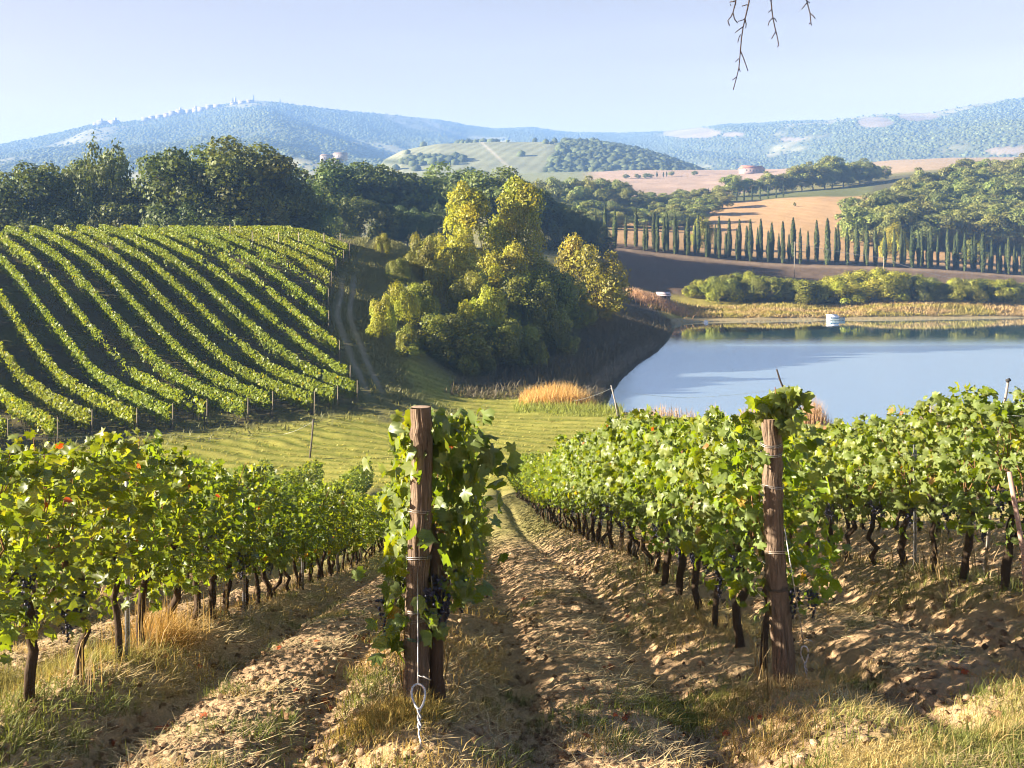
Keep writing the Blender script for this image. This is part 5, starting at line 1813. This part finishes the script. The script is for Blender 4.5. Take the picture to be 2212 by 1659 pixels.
def ground_cover():
    g = rng(31)
    # straw and dry litter lying on the soil
    X, Y = scatter(52000, 5.2, 26, g)
    den = fbm(X * 1.3, Y * 1.3, 3, 401)
    d, _ = row_dist(X, Y)
    k = (g.random(len(X)) < smooth(0.38, 0.62, den)) & (np.abs(np.abs(d) - 0.72) > 0.14)
    X, Y = X[k], Y[k]
    n = len(X)
    p1 = blades(X, Y, g.uniform(0.05, 0.20, n), g, 0, 0.0022 * (1 + Y / 9), np.array([0.50, 0.385, 0.20]), 0.35, flat=0.35, zoff=0.015)
    stuff('straw_litter', [p1], M_STRAW, 'dry straw littering the soil between the vine rows', 'straw')
    # headland turf at the lower right and tufts
    X, Y = scatter(150000, 4.9, 11, g)
    sm = soil_mask(X, Y)
    k = (sm < 0.5) & (g.random(len(X)) < (1 - sm))
    X, Y = X[k], Y[k]
    n = len(X)
    dry = smooth(0.42, 0.62, fbm(X * 1.6, Y * 1.6, 3, 411))[:, None]
    tin = np.array([0.17, 0.18, 0.045]) * (1 - dry) + np.array([0.42, 0.33, 0.13]) * dry
    p2 = blades(X, Y, g.uniform(0.02, 0.075, n), g, 1.6, 0.0026, tin, 0.4)
    # grass and weeds on the berms under the vines
    X, Y = scatter(110000, 5.4, 40, g)
    d, kk = row_dist(X, Y)
    den = fbm(X * 0.9, Y * 0.9, 3, 421)
    k = (np.abs(d) < 0.55 * (0.5 + den)) & (soil_mask(X, Y) > 0.4) & (g.random(len(X)) < smooth(0.35, 0.6, den))
    X, Y = X[k], Y[k]
    n = len(X)
    dry = smooth(0.40, 0.58, fbm(X * 0.7, Y * 0.7, 3, 431))[:, None]
    tin = np.array([0.16, 0.18, 0.04]) * (1 - dry) + np.array([0.42, 0.30, 0.11]) * dry
    p3 = blades(X, Y, g.uniform(0.03, 0.15, n) * (0.5 + 0.8 * den[k]), g, 1.5, 0.0022 * (1 + Y / 10), tin, 0.35)
    # dry stalks and suckers between the vine trunks
    X, Y = scatter(16000, 7.5, 40, g)
    d, kk = row_dist(X, Y)
    k = (np.abs(d) < 0.24) & (g.random(len(X)) < smooth(0.4, 0.6, fbm(X * 0.8, Y * 0.8, 3, 461)))
    X, Y = X[k], Y[k]
    pS = blades(X, Y, g.uniform(0.12, 0.55, len(X)), g, 0.35, 0.004 + 0.0002 * Y, np.array([0.27, 0.19, 0.09]), 0.5)
    # scattered tufts in the alleys
    cx, cy = scatter(240, 5.3, 22, g)
    m = 70
    X = np.repeat(cx, m) + g.normal(0, 0.09, 240 * m) * np.repeat(g.uniform(0.5, 1.8, 240), m)
    Y = np.repeat(cy, m) + g.normal(0, 0.09, 240 * m)
    dry = np.repeat(g.random(240) < 0.55, m)[:, None]
    tin = np.where(dry, np.array([[0.40, 0.30, 0.12]]), np.array([[0.13, 0.16, 0.035]]))
    p4 = blades(X, Y, g.uniform(0.05, 0.15, len(X)), g, 1.1, 0.0026, tin, 0.3)
    # yellow tuft left of the bark post, tall dry stalks in the left row, tuft below the right post
    parts = [p2, p3, p4, pS]
    for (u, v, n, sx, sy, h0, h1, c) in [(850, 1555, 1500, 0.16, 0.16, 0.10, 0.30, (0.36, 0.27, 0.07)), (345, 1385, 1300, 0.16, 0.25, 0.25, 0.70, (0.45, 0.29, 0.09)), (1690, 1490, 700, 0.22, 0.12, 0.08, 0.28, (0.46, 0.33, 0.15)), (1480, 1560, 2200, 0.25, 0.22, 0.06, 0.16, (0.20, 0.22, 0.05)), (700, 1335, 900, 0.4, 0.3, 0.05, 0.14, (0.17, 0.20, 0.05)),
                                         (180, 1440, 1100, 0.4, 0.25, 0.12, 0.4, (0.28, 0.26, 0.07)), (40, 1500, 1200, 0.3, 0.3, 0.15, 0.5, (0.28, 0.25, 0.08)), (1940, 1300, 700, 0.35, 0.3, 0.06, 0.2, (0.2, 0.2, 0.05)), (1520, 1330, 900, 0.5, 0.5, 0.1, 0.3, (0.36, 0.27, 0.1)), (2080, 1560, 2500, 0.8, 0.3, 0.06, 0.16, (0.27, 0.26, 0.08))]:
        x, y, z = hit(u, v)
        parts.append(blades(x + g.normal(0, sx, n), y + g.normal(0, sy, n), g.uniform(h0, h1, n) * 0.62, g, 1.2, 0.0026, np.array(c), 0.35))
    stuff('grass', parts, M_GRASS, 'dry and green grass growing on the berms and the headland', 'grass')
    # soil clods
    X, Y = scatter(8000, 5.2, 26, g)
    d, _ = row_dist(X, Y)
    k = (soil_mask(X, Y) > 0.5) & (g.random(len(X)) < smooth(0.36, 0.6, fbm(X * 1.1, Y * 1.1, 3, 441)))
    X, Y = X[k], Y[k]
    n = len(X)
    S = 0.007 + 0.038 * g.random(n) ** 4 + 0.0006 * Y
    V, Fc, T = blobs(np.c_[X, Y, ground(X, Y) + S * 0.25], S, g, np.array([0.36, 0.25, 0.15])[None] * g.uniform(0.7, 1.2, (n, 1)), 0.55)
    tag(link('soil_clods', mesh_data('soil_clods', V, Fc, M_CLOD, T, False)), 'crumbly soil clods lying in the vineyard alleys', 'soil', None, 'stuff')
    # fallen red leaves
    spots = [(625, 1395), (735, 1412), (590, 1408), (1275, 1500), (1300, 1450), (1330, 1350), (430, 1450), (355, 1580), (1375, 1330), (1150, 1290), (215, 1610), (1250, 1610), (790, 1390), (1320, 1560), (700, 1530), (1650, 1550), (1460, 1300), (2080, 1450)]
    PP, k = [], 0
    for u, v in spots:
        x, y, z = hit(u, v)
        for q in range(int(g.integers(1, 4))):
            xx, yy = x + g.normal(0, 0.12), y + g.normal(0, 0.08)
            PP.append((xx, yy, g1(xx, yy) + 0.035))
    nred = len(PP)
    X, Y = scatter(3800, 5.2, 24, g)
    d, _ = row_dist(X, Y)
    k = (soil_mask(X, Y) > 0.4) & (g.random(len(X)) < 0.25 + 0.75 * (np.abs(np.abs(d) - 0.72) < 0.25))
    Zl = ground(X, Y) + 0.03
    PP = np.r_[np.array(PP), np.c_[X, Y, Zl][k]]
    n = len(PP)
    V, Fc = vine_leaves(PP, np.c_[g.normal(0, 0.4, n), g.normal(-0.3, 0.4, n), np.ones(n)], g.normal(size=(n, 3)), g.uniform(0.035, 0.075, n), g)
    lt = np.where((np.arange(n) < nred)[:, None], np.array([[0.40, 0.10, 0.035]]), np.array([[0.20, 0.115, 0.055]]))
    T = np.repeat(lt * g.uniform(0.45, 1.25, (n, 1)), len(LEAF_XY), 0)
    tag(link('fallen_leaves', mesh_data('fallen_leaves', V, Fc, M_STRAW, T)), 'fallen brown and red vine leaves scattered on the soil', 'leaves', None, 'stuff')
    # reeds by the lake corner: orange dry behind, green in front
    n = 3600
    u = g.uniform(1122, 1292, n)
    Y = g.uniform(94.5, 100, n)
    X = (u - U0) / F * Y
    env = np.sqrt(np.clip(1 - ((u - 1205) / 92) ** 2, 0.05, 1))
    p5 = blades(X, Y, g.uniform(0.8, 1.9, n) * env, g, 0.3, 0.024, np.array([0.52, 0.335, 0.12]), 0.5)
    n = 4200
    u = g.uniform(1110, 1345, n)
    Y = 94 - (u - 1110) / 235 * 3.5 + g.uniform(-3, 0.8, n)
    X = (u - U0) / F * Y
    p6 = blades(X, Y, g.uniform(0.25, 1.15, n) * smooth(90.5, 94.5, Y + (u - 1110) / 235 * 3.5), g, 0.5, 0.022, np.array([0.27, 0.30, 0.06]), 0.3)
    stuff('reeds', [p5, p6], M_GRASS, 'patch of orange dry reeds behind green reeds at the lake corner', 'reeds')
    # near bank plumes seen over the vines
    parts = []
    for (u0, Y0, n, su, h) in [(1755, 86, 700, 22, 2.5), (1625, 87, 260, 22, 1.6), (2035, 85, 600, 42, 2.7), (1545, 88, 120, 15, 1.6), (2120, 84, 90, 12, 3.4), (1720, 86, 200, 60, 1.5), (1450, 89, 300, 60, 1.2)]:
        u = g.normal(u0, su, n)
        Y = Y0 + g.normal(0, 0.7, n)
        X = (u - U0) / F * Y
        hh = h * np.exp(-0.5 * ((u - u0) / su / 1.2) ** 2) * g.uniform(0.6, 1.1, n)
        parts.append(blades(X, Y, hh, g, 0.3, 0.022, np.array([0.45, 0.30, 0.17]), 0.3))
    stuff('plume_grass', parts, M_GRASS, 'pale plumed grass standing along the near bank of the lake', 'grass')
    # far shore grasses and the pink grass at the hut
    n = 16000
    u = g.uniform(1400, 2400, n)
    Y = 210.5 + np.interp(u, [1452, 1805, 2212, 2400], [2, 7, 13, 15]) + g.beta(1, 1.2, n) * 15
    X = (u - U0) / F * Y
    gr = smooth(0.45, 0.6, fbm(X * 0.12, Y * 0.3, 3, 451))[:, None]
    tin = np.array([0.30, 0.255, 0.055]) * gr + np.array([0.40, 0.29, 0.13]) * (1 - gr)
    p7 = blades(X, Y, g.uniform(0.3, 0.9, n), g, 0.8, 0.10, tin, 0.3)
    n = 5000
    u = g.normal(1418, 26, n)
    Y = 219 + g.normal(0, 2.4, n) + (u - 1418) * -0.03
    X = (u - U0) / F * Y
    p8 = blades(X, Y, g.uniform(0.5, 1.5, n), g, 0.7, 0.07, np.array([0.46, 0.29, 0.17]), 0.3)
    stuff('shore_grass', [p7, p8], M_GRASS, 'dry yellow and pinkish grass along the far shore', 'grass')
    # scrub on the shaded lake bank
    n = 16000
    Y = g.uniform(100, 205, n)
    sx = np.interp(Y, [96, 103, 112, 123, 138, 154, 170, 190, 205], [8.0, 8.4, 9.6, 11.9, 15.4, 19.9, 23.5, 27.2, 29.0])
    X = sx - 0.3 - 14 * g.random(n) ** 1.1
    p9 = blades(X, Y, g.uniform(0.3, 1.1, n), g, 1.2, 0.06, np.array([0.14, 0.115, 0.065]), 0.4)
    n = 2500
    Y = g.uniform(104, 160, n)
    sx = np.interp(Y, [96, 103, 112, 123, 138, 154, 170], [8.0, 8.4, 9.6, 11.9, 15.4, 19.9, 23.5])
    X = sx - 0.5 - 1.6 * g.random(n)
    p10 = blades(X, Y, g.uniform(0.3, 1.0, n), g, 1.5, 0.04, np.array([0.26, 0.23, 0.19]), 0.3)
    stuff('bank_scrub', [p9, p10], M_GRASS, 'brown scrub and dry brush on the shaded lake bank', 'scrub')
    # coarse grass at the foot of the hillside rows and along the track
    n = 16000
    s = g.uniform(-3.5, 60, n)
    c = np.interp(s, CB_S, CB_C) + g.normal(3.0, 2.0, n)
    c = np.where(s < 2.5, g.uniform(-14, 24, n), c)
    X, Y = HO[0] + s * HS[0] + c * HC[0], HO[1] + s * HS[1] + c * HC[1]
    off = c - np.interp(s, CB_S, CB_C)
    k = (np.abs(off - 1.5) > 0.4) & (np.abs(off - 2.9) > 0.4)
    X, Y = X[k], Y[k]
    p11 = blades(X, Y, g.uniform(0.15, 0.55, len(X)), g, 1.0, 0.05, np.array([0.17, 0.17, 0.06]), 0.4)
    n = 34000
    X, Y = scatter(n, 60, 104, g)
    k = (X < 12)
    X, Y = X[k], Y[k]
    p12 = blades(X, Y, g.uniform(0.06, 0.22, len(X)), g, 1.3, 0.04, np.array([0.34, 0.30, 0.06]), 0.35)
    stuff('meadow_grass', [p11, p12], M_GRASS, 'mown meadow grass with coarse tufts beside the track', 'grass')


ground_cover()

# ------------------------------------------------------------------ haze
def build_haze():
    b = MB().box((0, 2050, 215), (9600, 6600, 470))
    m = bpy.data.materials.new('haze')
    m.use_nodes = True
    nt = m.node_tree
    for n in list(nt.nodes):
        if n.type != 'OUTPUT_MATERIAL':
            nt.nodes.remove(n)
    v = nt.nodes.new('ShaderNodeVolumePrincipled')
    v.inputs['Color'].default_value = (0.28, 0.52, 1.0, 1)
    v.inputs['Density'].default_value = 0.00023
    v.inputs['Anisotropy'].default_value = 0.0
    nt.links.new(v.outputs[0], nt.nodes['Material Output'].inputs['Volume'])
    tag(b.obj('haze', m), 'thin bluish haze filling the air over the valley', 'haze', None, 'stuff')


build_haze()
